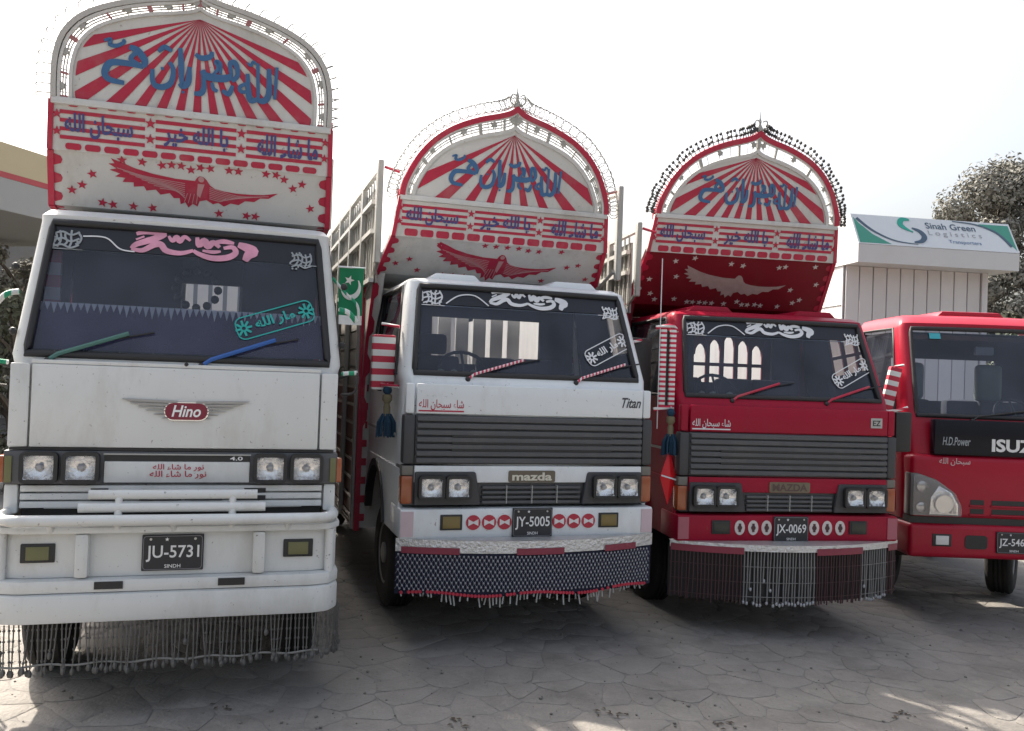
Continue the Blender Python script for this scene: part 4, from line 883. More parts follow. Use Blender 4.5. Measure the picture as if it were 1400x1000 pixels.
    # plush valance with pointed fringe inside
    y = .20; MB().box(-.80, .80, y, y+.02, 1.93, 2.19).build('dash_valance', cloth_purple, T)
    m = MB()
    for k in range(46):
        x = -.79+1.58*k/46; m.poly(front(y-.004), [(x, 2.195), (x+.032, 2.195), (x+.016, 2.195-random.uniform(.04, .075))], 0, .004)
    m.build('valance_fringe', PM('faded pink fringe', (.85, .82, .86), .9), T, kind='stuff')
    m = MB()
    for k in range(12): a = k*math.pi/6; m.ball((.02+.13*math.cos(a), .75, 2.36+.12*math.sin(a)), .028, 7, 5)
    m.build('hanging_ring', dark_plastic, T, smooth=60)
    MB().tube([(.02, .75, 2.48), (.02, .75, 2.63)], .005, 5).build('hanging_cord', dark_plastic, T)
    MB().box(-.78, -.70, .30, .34, 2.12, 2.5).build('pillar_ribbon', STRIPE('rose ribbon', (.42, .10, .14), (.5, .45, .45), 7.), T)
    wipers(T, W, (-.70, .10), .42, R(16), (PM('dull green tape', (.06, .16, .14), .6), PM('blue tape', (.02, .10, .36), .5)), .013)
    MB().ball((.02, -.02, 1.868), .012, 6, 4).build('washer_jet', dark_plastic, T)
    # doors below glass, mirrors arms with green tape
    for s in (-1, 1):
        MB().box(min(s*.86, s*.893), max(s*.86, s*.893), .19, 1.5, .70, 1.05).build('cab_side', white1, T)
        if s > 0 or 1: arm = MB().tube(spline([(s*.88, .16, 2.24), (s*.93, .12, 2.22), (s*.98, .14, 2.17)], 4), .016, 8).build('mirror_arm', tape_g, T)
        MB().tube(spline([(s*.89, .10, 1.82), (s*.985, .04, 1.85), (s*.975, .05, 1.74), (s*.90, .08, 1.72)], 4), .008, 6).build('arm_bracket', dark_plastic, arm)
        MB().tube([(s*.90, .09, 1.845), (s*.985, .045, 1.855)], .014, 8).build('arm_wrap', tape_g, arm)
        for z in (2.38, 2.02): MB().ball((s*.90, .16, z), .022, 7, 5).build('hinge_knob', dark_plastic, T)
    # crown and load body
    prof = [(1.62, 2.80, .86), (.62, 2.815, .84), (.44, 3.11, .825), (.37, 3.39, .815)]
    taj(T, prof, 3.39, 4.08, .80, 15, dict(full=True, stars=26, eagle_sy=1.05, eagle_w=1.2, eagle_z=.55, dash_h=.13, dashes=14, double=1, band_mat=PM('pale weathered band', (.46, .45, .43), .5, var=.12, dirt=GRIME, dirt_amt=.3), band_w=.03, trim_w=.02, strut_mat=PM('faded rose trim', (.34, .14, .15), .6), struts=12, fringe_n=40, spread=1.33, text_z=.42, lean=.16, trim_light=1, duty=.5, wires=(.15, .35, .55, .75)), taj_white, taj_red, 'hooks', .92, 3, inner=(.875, .88))
    body(T, .86, 1.62, 6.2, 2.79, 3.40, 1.3, taj_white, opening=(-.10, .28, 2.06, 2.52))
    front_axle(T, .72, .72, .43)
    return T
T1 = truck1()
# ================================================================== TRUCKS 2 and 3: the two middle cabs of one make
def mid_truck(label, loc, rz, paint, c):
    T = thing('truck', label, 'truck', loc, rz, 'decorated trucks parked in a row'); F = front(0.)
    lv = [(1.18, .93, .035, .07), (1.60, .935, .03, .08), (1.82, .93, .06, .085), (1.868, .945, .095, .083), (2.515, .872, .365, .08), (2.545, .862, .37, .085), (2.575, .83, .43, .11), (2.593, .74, .58, .14), (2.602, .55, .8, .15)]
    sh, gl, W, xw, H, _ = cab(T, lv, (3, 4), 1.62, .035, paint)
    interior(T, .90, .16, 1.56, 1.87, 2.50, rear=c['rear'], dash_z=1.84, head=c['round'])
    for s in (-1, 1):   # roof pods
        MB().poly(flat((s*.48, .68, 2.572), (1, 0, 0), (0, 0, 1)), [(-.22, 0), (-.15, .062), (.15, .062), (.22, 0)], -.5, .12).build('roof_pod', paint, T, bevel=.012)
    # front panel below the screen
    MB().fbox(F, -.855, .855, 1.592, 1.80, -.045, -.010).build('front_panel', paint, T, bevel=.012)
    for s in (-1, 1): MB().fbox(F, min(s*.865, s*.928), max(s*.865, s*.928), 1.592, 1.80, -.09, -.022).build('corner_panel', paint, T, bevel=.016)
    # grille
    gb = MB().fbox(F, -.855, .855, 1.245, 1.585, -.06, -.022).build('grille', grille_grey, T, bevel=.006)
    n = 7
    for k in range(n):
        z = 1.250+k*(.335/n); MB().fbox(F, -.85, .85, z+.003, z+.335/n-.006, -.021, .006+.002*(k % 2)).build('grille_slat', grille_grey, gb, bevel=.006, seg=1)
        if k in (1, 2, 3): MB().fbox(F, -.60, .60, z+.335/n-.006, z+.335/n+.008, -.02, .0095).build('grille_slot', dark_plastic, gb)
    for s in (-1, 1): MB().fbox(F, min(s*.858, s*.938), max(s*.858, s*.938), 1.245, 1.585, -.12, -.006).build('grille_corner', PM('darker grille plastic', (.045, .046, .05), .5, var=.15), T, bevel=.02)
    # headlight panel
    MB().fbox(F, -.935, .935, .955, 1.242, -.30, -.030).build('lamp_panel', grille_grey, T, bevel=.03)
    MB().fbox(F, -.855, .855, 1.118, 1.236, -.032, -.002).build('trim_panel', paint, T, bevel=.008)
    for s in (-1, 1):
        MB().poly(F, [(s*.853, .965), (s*.853, 1.19), (s*.845, 1.195), (s*.43, 1.195), (s*.42, 1.185), (s*.38, .965)], -.03, .012).build('lamp_surround', PM('darker grille plastic', (.045, .046, .05), .5), T, bevel=.006, seg=1)
        for x in (.738, .548): headlamp(T, F, s*x, 1.088, .165, .145, .013)
        MB().fbox(F, min(s*.862, s*.942), max(s*.862, s*.942), .972, 1.165, -.12, -.010).build('indicator', amber, T, bevel=.015)
        MB().fbox(F, min(s*.862, s*.940), max(s*.862, s*.940), 1.168, 1.235, -.12, -.012).build('corner_trim', PM('greyed cap', (.16, .15, .13), .5), T, bevel=.01)
    for k in range(4): MB().fbox(F, -.37, .37, .972+k*.034, .972+k*.034+.020, -.03, .004).build('lower_grille_slat', grille_grey, T, bevel=.004, seg=1)
    for x in (-.19, 0, .19): MB().fbox(F, x-.003, x+.003, .972, 1.10, -.03, .006).build('lower_grille_bar', trim_grey, T)
    MB().text(F, c['badge'], -.005, 1.163, .058, .30, .009, bold=.03).build('maker_badge', c['badge_mat'], MB().poly(F, rrect(-.005, 1.163, .35, .082, .012), -.002, .007).build('badge_plate', c['badge_back'], T))
    # bumper
    bm = MB().fbox(F, -.95, .95, .735, .942, -.36, .020).build('bumper', paint, T, bevel=.022)
    B = front(-.021)
    for s in (-1, 1):
        MB().fbox(B, min(s*.855, s*.942), max(s*.855, s*.942), .755, .925, -.003, .004).build('corner_reflector', c['corner_mat'], bm)
        fo = MB().fbox(B, s*.59-.078, s*.59+.078, .795, .902, -.004, .010).build('fog_lamp', dark_plastic, T, bevel=.005)
        MB().fbox(B, s*.59-.062, s*.59+.062, .808, .890, .0105, .015).build('lens', c['fog'], fo, bevel=.004)
        for k, x in enumerate((.205, .318, .432)):
            d = MB().poly(B, disc(s*x, .845, .052 if c['round'] else .043, 18, 1.0 if c['round'] else 1.35), .0005, .006).build('reflector', c['disc'], T)
            q = MB()
            if c['round']: q.poly(B, [(s*x-.036, .868), (s*x, .850), (s*x+.036, .868), (s*x+.036, .822), (s*x, .840), (s*x-.036, .822)], .0062, .009)
            else: q.fbox(B, s*x-.010, s*x+.010, .812, .878, .0062, .009); q.poly(B, disc(s*x, .845, .02, 8), .0062, .0095)
            q.build('reflector_mark', c['mark'], d)
    plate(T, B, .0, .842 if c['round'] else .835, .30, .205, c['plate'], .004)
    # small bonnet script and emblem
    q = MB(); q.text(F, '\uFEEA\uFEE0\uFEDF\uFE8D \uFEE5\uFE8E\uFEA4\uFE92\uFEB3 \uFE80\uFE8E\uFEB7', -.68, 1.655, .075, .32, -.0085, bold=.01); q.build('bonnet_script', c['script'], T)
    MB().fbox(F, -.84, -.52, 1.608, 1.618, -.012, -.007).build('script_line', c['script'], T)
    if c['round']: MB().text(F, 'Titan', .76, 1.705, .075, .155, -.008, bold=.02, shear=.35).build('bonnet_emblem', PM('dark chrome', (.06, .065, .08), .3, metal=.4), T)
    else:
        p = MB().fbox(F, .70, .80, 1.655, 1.735, -.012, -.005).build('bonnet_emblem', PM('emblem grey', (.42, .42, .40), .4), T)
        MB().text(F, 'EZ', .75, 1.695, .045, .07, -.0035, bold=.02).build('emblem_lettering', dark_plastic, p)
    # windscreen dressing
    sb = MB(); sb.grid(lambda u, v: W.map((2*u-1)*xw(.8+.2*v)*.985, H*(.79+.20*v), -.004), 14, 2); sb.build('sun_strip', sunband, gl)
    swash(W, .03, H*.885, .60, .001).build('screen_lettering', decal_white, gl)
    corner_mark(W, -.70, H*.865, .15, .001, 4).build('corner_sticker', decal_white, gl); corner_mark(W, .71, H*.80, .14, .001, 5).build('corner_sticker', decal_white, gl)
    MB().ribbon(W, spline([(-.60, H*.80), (-.50, H*.90), (-.38, H*.91), (-.28, H*.80)], 6), .010, .001, .002).build('curl_sticker', decal_white, gl)
    MB().ribbon(W, [(-xw(.78)*.97, H*.775), (xw(.78)*.97, H*.775)], .007, .001, .002).build('strip_edge', decal_white, gl)
    capsule(W, .64, H*.36, .40, .135, R(28), .001).build('capsule_sticker', decal_white, gl)
    wipers(T, W, (-.48, .34), .44, R(14), (tape_x, tape_x) if c['round'] else (taj_red, taj_red), .011)
    for x in (-.60, -.35, -.5): MB().ball((x, .42, 1.86), .04, 7, 5, 1.3).build('dash_ornament', PM('dash cream', (.42, .40, .30), .6, var=.3), T, smooth=60)
    # cab sides with wheel arches, steps
    for s in (-1, 1):
        ar = [(1.10+.46*math.cos(R(a)), .60+.56*math.sin(R(a))) for a in range(180, -1, -15)]
        S = flat((s*.93, 0, 0), (0, 1, 0), (0, 0, 1)); m = MB(); m.poly(S, [(.10, .74), (.10, 1.205), (1.60, 1.205), (1.60, .70)]+[p for p in ar[::-1] if p[1] > .70]+[(.62, .74)], -.018 if s > 0 else -.012, .012 if s > 0 else .018); m.build('cab_side', paint, T)
        MB().ribbon(S, [p for p in ar if p[1] > .68], .05, -.03, .03).build('wheel_arch', dark_plastic if c['round'] else deep_red, T)
        MB().box(min(s*.55, s*.90), max(s*.55, s*.90), .58, 1.64, 1.165, 1.175).build('wheel_housing', chassis_m, T)
        MB().box(min(s*.947, s*.955), max(s*.947, s*.955), .95, 1.10, 1.72, 1.75).build('door_handle', dark_plastic, T)
        MB().box(min(s*.945, s*.951), max(s*.945, s*.951), .26, 1.56, 1.42, 1.44).build('door_crease', trim_grey, T)
    front_axle(T, 1.10, .76, .42)
    taj(T, c['prof'], c['zs'], c['zp'], c['hwA'], c['rays'], c['style'], c['board'], taj_red, c['fringe'], c['text_k'], c['seed'], inner=c['inner'], light=c['light'])
    body(T, 1.0, 1.72, 6.1, 2.60, c['rail_z'], .92, c['wall'], opening=c['open'], arches=not c['round'], ry=None if c['round'] else 1.9)
    if c['round']:
        for k in range(6): MB().box(-.46+k*.165, -.46+k*.165+.12, 1.90, 1.925, 1.75, 2.56).build('headboard_slat', PM('pale lining board', (.56, .53, .48), .6), T)
    return T, W
PROF = [(1.715, 2.60, 1.0), (1.28, 2.685, .985), (.94, 2.95, .92), (.86, 3.25, .885)]
WING = [(1.28, 2.685, .985, .90), (1.40, 2.42, .995, .91), (1.56, 2.10, 1.0, .94), (1.66, 1.75, 1.0, .958), (1.70, 1.30, 1.0, .958)]
WING3 = [(1.36, 2.70, .985, .90), (1.46, 2.42, .995, .91), (1.58, 2.10, 1.0, .94), (1.67, 1.75, 1.0, .958), (1.70, 1.30, 1.0, .958)]
PROF3 = [(1.715, 2.60, 1.0), (1.36, 2.70, .985), (1.0, 3.14, .925), (.92, 3.46, .885)]
T2, W2 = mid_truck('white truck with grey grille and blue beaded bumper skirt, second from left', (2.068, 5.925, 0), 0, white2, dict(
    rear=(-.44, .55, .10, .50), badge='mazda', badge_mat=PM('badge cream', (.62, .60, .5), .4), badge_back=PM('badge brown', (.12, .10, .07), .4), corner_mat=PM('pale pink reflector', (.55, .42, .45), .4, var=.15), fog=amber_dull, round=True, disc=PM('red disc', (.42, .02, .045), .4), mark=PM('disc white', (.7, .66, .66), .5), plate='JY-5005', script=taj_red,
    prof=PROF, zs=3.25, zp=4.0, hwA=.875, rays=9, style=dict(wing=WING, dash_h=.18, band_w=.042, eagle_sy=1.45, eagle_w=1.16, eagle_z=.47, dashes=13, struts=12, fringe_n=54, spread=1.17, even=0, text_z=.40, duty=.42, band_mat=taj_red, ledge_light=1, trim_light=1), board=taj_white, fringe='loops', text_k=.86, seed=4, inner=(.885, .81), light=taj_white, rail_z=3.50, wall=taj_white, open=(-.42, .66, 1.90, 2.46)))
T3, W3 = mid_truck('red truck with grey grille and silver and maroon bumper skirt, third from left', (4.285, 6.019, gz(4.285)), R(-7.23), red3, dict(
    rear=(-.24, .58, .12, .56), badge='MAZDA', badge_mat=PM('worn badge', (.10, .06, .05), .5), badge_back=PM('badge olive', (.16, .13, .085), .4), corner_mat=PM('dusty rose reflector', (.36, .10, .13), .4, var=.15), fog=PM('dead fog lens', (.02, .025, .02), .3), round=False, disc=PM('oval pale', (.62, .56, .54), .45), mark=PM('oval dark', (.06, .02, .025), .5), plate='JX-0069', script=decal_white,
    prof=PROF3, zs=3.46, zp=4.22, hwA=.875, rays=13, style=dict(stars=28, wing=WING3, dash_h=.16, eagle_sy=1.2, eagle_z=.5, dashes=14, struts=8, fringe_n=84, spread=1.30, text_z=.42, duty=.5, band_mat=taj_red, band_w=.045, trim_light=1, wires=()), board=deep_red, fringe='balls', text_k=.86, seed=9, inner=(.885, .80), light=taj_white, rail_z=3.35, wall=deep_red, open=(-.15, .60, 1.98, 2.46)))

# bumper skirts
def skirt_map(w, bulge, y0): return Fr(lambda a, b, h: Vector((a*(1+.0*h), y0-bulge*(1-(a/w)**2)-h, b)))
def skirt2():
    S = skirt_map(.96, .20, .02); c = MB(); c.grid(lambda u, v: S.map((2*u-1)*.96, .365+.37*v, 0), 30, 2); sk = c.build('skirt_cloth', bead_blue, T2, smooth=60)
    rail = MB(); rail.grid(lambda u, v: S.map((2*u-1)*.965, .655+.085*v, .012), 40, 2); rail.grid(lambda u, v: Vector(((2*u-1)*.965, .03+(S.map((2*u-1)*.965, 0, .012).y-.03)*v, .741)), 40, 1); rail.build('skirt_band', silver, T2, smooth=60)
    for a0, a1 in ((-.93, -.55), (-.16, .19), (.52, .80)):
        m = MB(); m.grid(lambda u, v: S.map(a0+(a1-a0)*u, .645+.045*v, .018), 6, 1); m.build('skirt_patch', PM('maroon foil', (.22, .025, .05), .4, var=.2), T2)
    b = MB(); rows = 10
    for r_ in range(rows):
        z = .632-r_*.0258; n = 62
        for k in range(n):
            a = -.945+1.89*(k+(.5 if r_ % 2 else 0))/n; b.ball(S.map(a, z+random.uniform(-.003, .003), .010), .0078, 5, 3)
    b.build('bead_net', PM('dulled beads', (.36, .36, .38), .4), sk, kind='stuff')
    m = MB()
    for r_ in range(9):
        z = .632-r_*.0258; n = 62
        for k in range(n):
            a = -.945+1.89*(k+(.5 if r_ % 2 else 0))/n; d = .95/n
            for s in (-1, 1): m.tube([S.map(a, z, .008), S.map(a+s*d, z-.0258, .008)], .0025, 3, cap=False)
    m.build('net_cords', PM('net cord', (.16, .16, .2), .6), sk, kind='stuff')
    q = MB(); w = MB(); rnd = random.Random(3)
    for k in range(76):
        a = -.92+1.84*k/76; dip = .012*math.sin(k*.21)
        if rnd.random() > .1: q.poly(S, disc(a, .378+dip, .0115, 7), .012, .022)
        if rnd.random() > .3:
            ln = rnd.uniform(.015, .06)*(1.2 if abs(a) < .7 else .5); w.tube([S.map(a, .368+dip, .01), S.map(a+rnd.uniform(-.01, .01), .368+dip-ln, .01+rnd.uniform(-.01, .02))], .006, 5)
    q.build('red_beads', PM('red beads', (.50, .03, .06), .4), sk, kind='stuff'); w.build('tassel_ends', PM('dusty tassel', (.34, .34, .32), .8), sk, kind='stuff')
skirt2()
def skirt3():
    S = skirt_map(.98, .26, .06); sk = None; cuts = (-.98, -.46, .12, .56, .86, .98); red_ = PM('maroon strips', (.055, .022, .026), .5, var=.35, scale=14); grey_ = PM('dull aluminium strips', (.20, .20, .20), .45, metal=.3, var=.35, scale=14)
    top = MB(); top.grid(lambda u, v: Vector(((2*u-1)*.985, .06+(S.map((2*u-1)*.985, 0, .03).y-.06)*v, .742-.004*v)), 40, 2); top.grid(lambda u, v: S.map((2*u-1)*.985, .690+.05*v, .032), 40, 1); top.build('skirt_band', silver, T3, smooth=60)
    for i in range(5):
        a0, a1 = cuts[i], cuts[i+1]; is_red = i % 2 == 0; m = MB(); n = int((a1-a0)/.025); rnd = random.Random(i); tip = MB()
        for k in range(n):
            a = a0+(a1-a0)*(k+.5)/n; l = .405+rnd.uniform(-.012, .012)-.03*abs(a)**3
            if rnd.random() < .05: l *= rnd.uniform(.5, .8)
            ja = rnd.gauss(0, .006); m.tube([S.map(a, .69, .012), S.map(a+ja*.5, .69-l*.5, .014+rnd.uniform(-.008, .008)), S.map(a+ja, .69-l, .012)], .0065, 5)
            if not is_red: tip.ball(S.map(a, .69-l, .013), .012, 5, 4, 1.3)
        for z in (.57, .45, .34): m.tube([S.map(a0+(a1-a0)*k/8, z, .020) for k in range(9)], .0035, 4)
        o = m.build('skirt_strips', red_ if is_red else grey_, T3, kind='stuff')
        if not is_red: tip.build('strip_tips', PM('dulled beads', (.36, .36, .38), .4), o, kind='stuff')
        p = MB(); p.grid(lambda u, v: S.map(a0+(a1-a0)*u, .665+.052*v, .036), 8, 1)
        if is_red: p.build('skirt_patch', PM('maroon foil', (.22, .025, .05), .4), T3)
        c = MB(); c.grid(lambda u, v: S.map(a0+(a1-a0)*u, .30+.40*v, -.01), 8, 1); c.build('skirt_cloth', dark_plastic, T3)
skirt3()

# mirrors wrapped in tape
def rot_obj(o, e): o.rotation_euler = e; return o
def mirrors():
    # truck 2, image left: broad striped mirror cover on arms
    m = MB().box(-.085, .085, -.03, .03, -.20, .20).build('mirror', tape_rw, T2, bevel=.02); m.location = (-1.03, .42, 1.94)
    MB().tube([(-.93, .36, 2.20), (-1.05, .42, 2.22)], .012, 6).build('mirror_arm', tape_rw_fine, T2); MB().tube([(-.94, .26, 1.77), (-1.05, .40, 1.78)], .012, 6).build('mirror_arm', tape_rw_fine, T2)
    m = MB().box(-.09, .09, -.025, .025, -.22, .22).build('mirror', dark_plastic, T2, bevel=.02); m.location = (1.06, .50, 2.0)
    MB().tube([(.93, .36, 2.18), (1.05, .48, 2.2)], .012, 6).build('mirror_arm', tape_rw_fine, T2)
    # truck 3, image left: two taped uprights with mirror between
    for x in (-1.055, -.975):
        o = MB().box(-.026, .026, -.02, .02, -.32, .32).build('mirror_upright', tape_rw_fine, T3, bevel=.01); o.location = (x, .14, 2.08)
    MB().box(-1.03, -1.0, .145, .16, 1.78, 2.38).build('mirror', dark_plastic, T3)
    for z in (2.42, 1.77): MB().tube(spline([(-.90, .25, z-.03), (-.99, .13, z), (-1.12, .13, z-.02)], 4), .016, 7).build('mirror_arm', tape_rw_fine, T3)
    MB().tube([(-1.09, .12, 1.60), (-1.09, .12, 2.95)], .004, 5).build('antenna', decal_white, T3)
    MB().tube(spline([(.93, .30, 1.78), (1.06, .22, 1.80), (1.16, .2, 1.83)], 4), .012, 6).build('mirror_arm', tape_rw_fine, T3)
    o = MB().box(-.075, .075, -.03, .03, -.17, .17).build('mirror', dark_plastic, T3, bevel=.02); o.location = (1.14, .24, 1.62)
mirrors()

# ================================================================== TRUCK 4: newer red cab at the right edge
def truck4():
    x, y = 6.71, 6.11; T = thing('truck', 'newer red truck with black bonnet panel cut off by right edge', 'truck', (x, y, gz(x)+.01), R(-17.65), 'decorated trucks parked in a row'); F = front(0.)
    lv = [(.90, .935, .05, .09), (1.28, .94, .04, .11), (1.52, .935, .05, .12), (1.84, .93, .12, .10), (2.66, .865, .40, .08), (2.71, .85, .40, .09), (2.775, .80, .50, .13), (2.81, .68, .70, .16), (2.82, .45, .9, .15)]
    sh, gl, W, xw, H, _ = cab(T, lv, (3, 4), 1.50, .06, red4)
    interior(T, .90, .20, 1.44, 1.83, 2.64, rear=(-.55, .55, .14, .58), steer=.38)
    for x0 in (-.45, .35): MB().box(x0-.13, x0+.13, 1.10, 1.22, 1.98, 2.36).build('headrest_cover', PM('sage cover', (.20, .23, .19), .8, var=.15), T, bevel=.06, seg=3)
    MB().poly(flat((-.05, .86, 2.79), (1, 0, 0), (0, 0, 1)), [(-.36, 0), (-.28, .07), (.28, .07), (.36, 0)], -.4, .1).build('roof_hatch', red4, T, bevel=.02)
    MB().fbox(F, -.74, .74, 1.50, 1.815, -.10, .0).build('black_panel', PM('gloss black panel', (.008, .009, .014), .3, var=.2, spec=.2), T, bevel=.02)
    MB().text(F, 'ISUZU', .02, 1.60, .115, .50, .003, bold=.035).build('maker_lettering', PM('badge silver', (.66, .67, .68), .35, metal=.2), T)
    MB().text(F, 'H.D.Power', -.545, 1.625, .075, .25, .003, bold=.012, shear=.2).build('panel_lettering', PM('grey sticker', (.30, .33, .35), .5), T)
    MB().fbox(F, -.93, .93, .93, 1.495, -.30, -.012).build('front_panel', red4, T, bevel=.05, seg=3)
    q = MB(); q.text(F, '\uFEEA\uFEE0\uFEDF\uFE8D \uFEE5\uFE8E\uFEA4\uFE92\uFEB3', -.55, 1.44, .07, .28, -.009, bold=.012); q.build('bonnet_script', PM('faded sticker', (.55, .40, .40), .5), T)
    for x0, x1 in ((-.40, -.28), (-.21, .21), (.28, .40)):
        for z in (1.085, 1.005):
            v = MB().fbox(F, x0, x1, z-.022, z+.022, -.03, -.0085).build('air_vent', dark_plastic, T); MB().fbox(F, x0-.012, x1+.012, z-.040, z-.024, -.012, .004).build('vent_lip', red4, v, bevel=.004, seg=1)
    for s in (-1, 1):
        hl = MB().poly(F, [(s*.945, 1.33), (s*.945, .955), (s*.50, .955), (s*.50, 1.05), (s*.56, 1.17), (s*.72, 1.28), (s*.88, 1.33)], -.12, .004).build('headlight', PM('lamp housing', (.12, .12, .122), .3, metal=.3), T, bevel=.012)
        MB().poly(F, [(s*.78, .97), (s*.525, .97), (s*.525, 1.06), (s*.585, 1.165), (s*.70, 1.225), (s*.77, 1.12)], .005, .022).build('reflector', lens, hl, bevel=.006)
        for cx, cz, r_ in ((.845, 1.215, .055), (.85, 1.03, .05)): MB().lathe([(r_, 0), (r_*.9, .016), (r_*.5, .022), (.002, .022)], F.map(s*cx, cz, .004), (0, -1, 0), 14).build('reflector', PM('smoked lamp', (.55, .55, .56), .15, metal=.8), hl, smooth=40)
        for cx, cz, r_ in ((.66, 1.065, .085),): MB().lathe([(r_, .030), (r_*.93, .030), (r_*.7, .014), (r_*.35, .006), (r_*.26, .006), (r_*.2, .022), (.002, .024)], F.map(s*cx, cz, .018), (0, -1, 0), 20).build('lamp_bowl', chrome, hl, smooth=40)
        MB().poly(F, [(s*.94, 1.325), (s*.94, .962), (s*.51, .962), (s*.51, 1.045), (s*.57, 1.165), (s*.72, 1.27), (s*.88, 1.325)], .052, .055).build('lens', GLASS('lamp glass', (.9, .9, .9)), hl)
    MB().fbox(F, -.93, .93, .885, .945, -.25, -.02).build('bumper_gap', dark_plastic, T)
    bm = MB().fbox(F, -.95, .95, .585, .885, -.45, .025).build('bumper', red4, T, bevel=.045, seg=3); B = front(-.026)
    for s in (-1, 1):
        p = MB().fbox(B, s*.665-.085, s*.665+.085, .69, .80, -.004, .006).build('side_lamp', dark_plastic, T, bevel=.01); MB().fbox(B, s*.665-.058, s*.665+.058, .705, .785, .0065, .014).build('lens', PM('white lens', (.62, .62, .6), .3), p, bevel=.008)
        MB().poly(B, rrect(s*.36, .735, .20, .12, .03), -.004, .005).build('fog_recess', dark_plastic, T)
        MB().box(min(s*.90, s*.938), max(s*.90, s*.938), .3, 1.44, .95, 1.25).build('cab_side', red4, T, bevel=.01)
        MB().ribbon(flat((s*.93, 0, 0), (0, 1, 0), (0, 0, 1)), [(1.25+.5*math.cos(R(a)), .55+.5*math.sin(R(a))) for a in range(20, 161, 14)], .06, -.03, .03).build('wheel_arch', dark_plastic, T)
    plate(T, B, -.03, .742, .31, .19, 'JZ-5467', .004)
    MB().fbox(W, -.62, -.52, H*.88, H*.945, .0, .001).build('screen_sticker', PM('cyan sticker', (.05, .38, .45), .5), gl)
    MB().box(-.09, .09, .58, .62, 2.43, 2.51).build('rear_view_mirror', PM('mirror grey', (.25, .26, .27), .3), T, bevel=.015)
    wipers(T, W, (-.35, .25), .5, R(6), (dark_plastic, dark_plastic), .009)
    o = MB().box(-.055, .055, -.03, .03, -.22, .22).build('mirror', tape_rw, T, bevel=.015); o.location = (-1.03, .28, 2.06); o.rotation_euler = (0, R(12), 0)
    MB().tube([(-.92, .25, 2.30), (-1.0, .27, 2.28)], .012, 6).build('mirror_arm', tape_rw_fine, T); MB().tube([(-.93, .22, 1.83), (-1.18, .25, 1.80)], .012, 6).build('mirror_arm', STRIPE('red and white arm tape', (.5, .02, .06), (.7, .7, .68), 26., 'X'), T)
    # low load bed, chassis, wheels
    MB().box(-1.0, 1.0, 1.62, 4.3, .95, 1.05).build('load_floor', wood_dark, T)
    for s in (-1, 1):
        for k in range(3): MB().box(min(s*.98, s*1.01), max(s*.98, s*1.01), 1.62, 4.3, 1.06+k*.16, 1.20+k*.16).build('side_board', red4, T)
        MB().box(s*.36-.04, s*.36+.04, .4, 4.2, .62, .80).build('chassis_rail', chassis_m, T)
        wheel(T, s*.76, 3.4, .41, .22, s)
    front_axle(T, 1.30, .62, .44, R(-34), .24)
    MB().box(-.9, .9, .5, .62, .55, .62).build('cross_member', chassis_m, T)
truck4()

# ================================================================== things that hang on the trucks
def to_world(T, p): return T.matrix_world @ Vector(p)
bpy.context.view_layer.update()
def tassel(p, label):
    t = thing('tassel', label, 'tassel', p, 0, 'tassels hung under mirrors')
    MB().tube([(0, 0, .0), (0, 0, -.10)], .004, 5).build('cord', decal_white, t)
    MB().lathe([(.002, -.07), (.034, -.085), (.036, -.12), (.018, -.145), (.026, -.17), (.024, -.21), (.03, -.235), (.002, -.236)], (0, 0, 0), (0, 0, 1), 12).build('bobble', PM('tassel gold', (.20, .17, .10), .7, var=.3), t, smooth=50)
    m = MB(); rnd = random.Random(2)
    for k in range(60):
        a = rnd.uniform(0, 6.28); q = rnd.random()**.5; r0, r1 = .03*q, .064*q; ln = rnd.uniform(.15, .17); m.tube([(r0*math.cos(a), r0*math.sin(a), -.22), (r1*math.cos(a), r1*math.sin(a), -.28), (r1*1.1*math.cos(a), r1*1.1*math.sin(a), -.22-ln)], .007, 4)
    m.build('strands', PM('dark teal yarn', (.012, .045, .085), .95, var=.3), t, kind='stuff')
    MB().ball((0, 0, -.05), .034, 8, 6).build('top_bobble', PM('dark teal yarn', (.012, .045, .085), .95), t, smooth=60)
tassel(to_world(T2, (-1.0, .36, 1.79)), 'dark blue tassel below striped mirror of white truck')
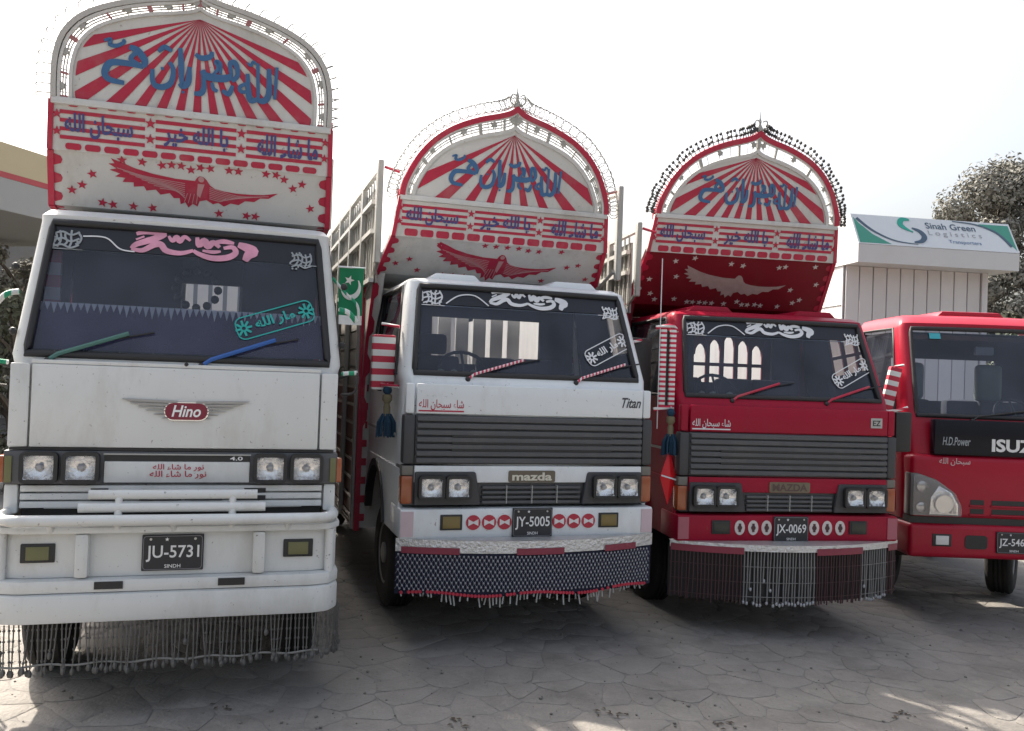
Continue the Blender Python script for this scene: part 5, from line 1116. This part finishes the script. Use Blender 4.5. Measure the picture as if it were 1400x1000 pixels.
tassel(to_world(T3, (-.985, .10, 1.78)), 'dark blue tassel below taped mirror of red truck')
def diamond():
    p = to_world(T3, (-.99, .10, 1.22)); t = thing('diamond_ornament', 'glossy red diamond ornament hanging between white and red trucks', 'ornament', p, R(-7))
    f = front(0); MB().add([f.map(0, .22, 0), f.map(-.07, 0, 0), f.map(0, -.22, 0), f.map(.07, 0, 0), f.map(0, 0, .035), f.map(0, 0, -.02)], [(0, 1, 4), (1, 2, 4), (2, 3, 4), (3, 0, 4), (1, 0, 5), (2, 1, 5), (3, 2, 5), (0, 3, 5)]).build('diamond', PM('bright red gloss', (.72, .02, .03), .35, var=.08), t)
    MB().ribbon(f, [(-.072, .018), (.0, -.002), (.072, -.022)], .012, .036, .040).build('cross_band', decal_white, t)
    MB().tube([(0, 0, .21), (0, 0, .36)], .003, 5).build('cord', decal_white, t)
diamond()
def flag():
    p = to_world(T1, (.965, .34, 2.52)); t = thing('flag', 'green flag with white crescent and star hung beside white truck mirror', 'flag', p, R(-2))
    def P(a, b, h): return Vector((a, -.02*math.sin(a*24+b*5)-.03*math.sin(b*9)-h, b))
    f = Fr(P); m = MB(); m.grid(lambda u, v: f.map(-.075+.15*u, -.30+.30*v, 0), 10, 12); c = m.build('cloth', green_f, t, smooth=60)
    m = MB(); m.grid(lambda u, v: f.map(-.072+.144*u, -.36+.06*v, .001), 10, 4); m.build('white_hem', white_f, t, smooth=60)
    ro = [(.062*math.cos(R(a)), -.125+.075*math.sin(R(a))) for a in range(-170, 41, 15)]; ri = [(.012+(.052)*math.cos(R(a))-.018, -.105+.062*math.sin(R(a))) for a in range(30, -161, -15)]
    MB().poly(f, ro+ri, .003, .005).build('crescent', white_f, c); MB().poly(f, star(-.012, -.075, .032, 5, .3), .003, .005).build('star', white_f, c)
    MB().tube([(-.085, 0, .005), (.085, 0, .005)], .006, 6).build('rod', decal_white, t)
    MB().tube(spline([(-.12, .0, -.07), (-.03, -.03, -.17), (.04, -.03, -.24), (.05, -.02, -.34)], 4), .009, 6).build('taped_stick', tape_g, t)
flag()
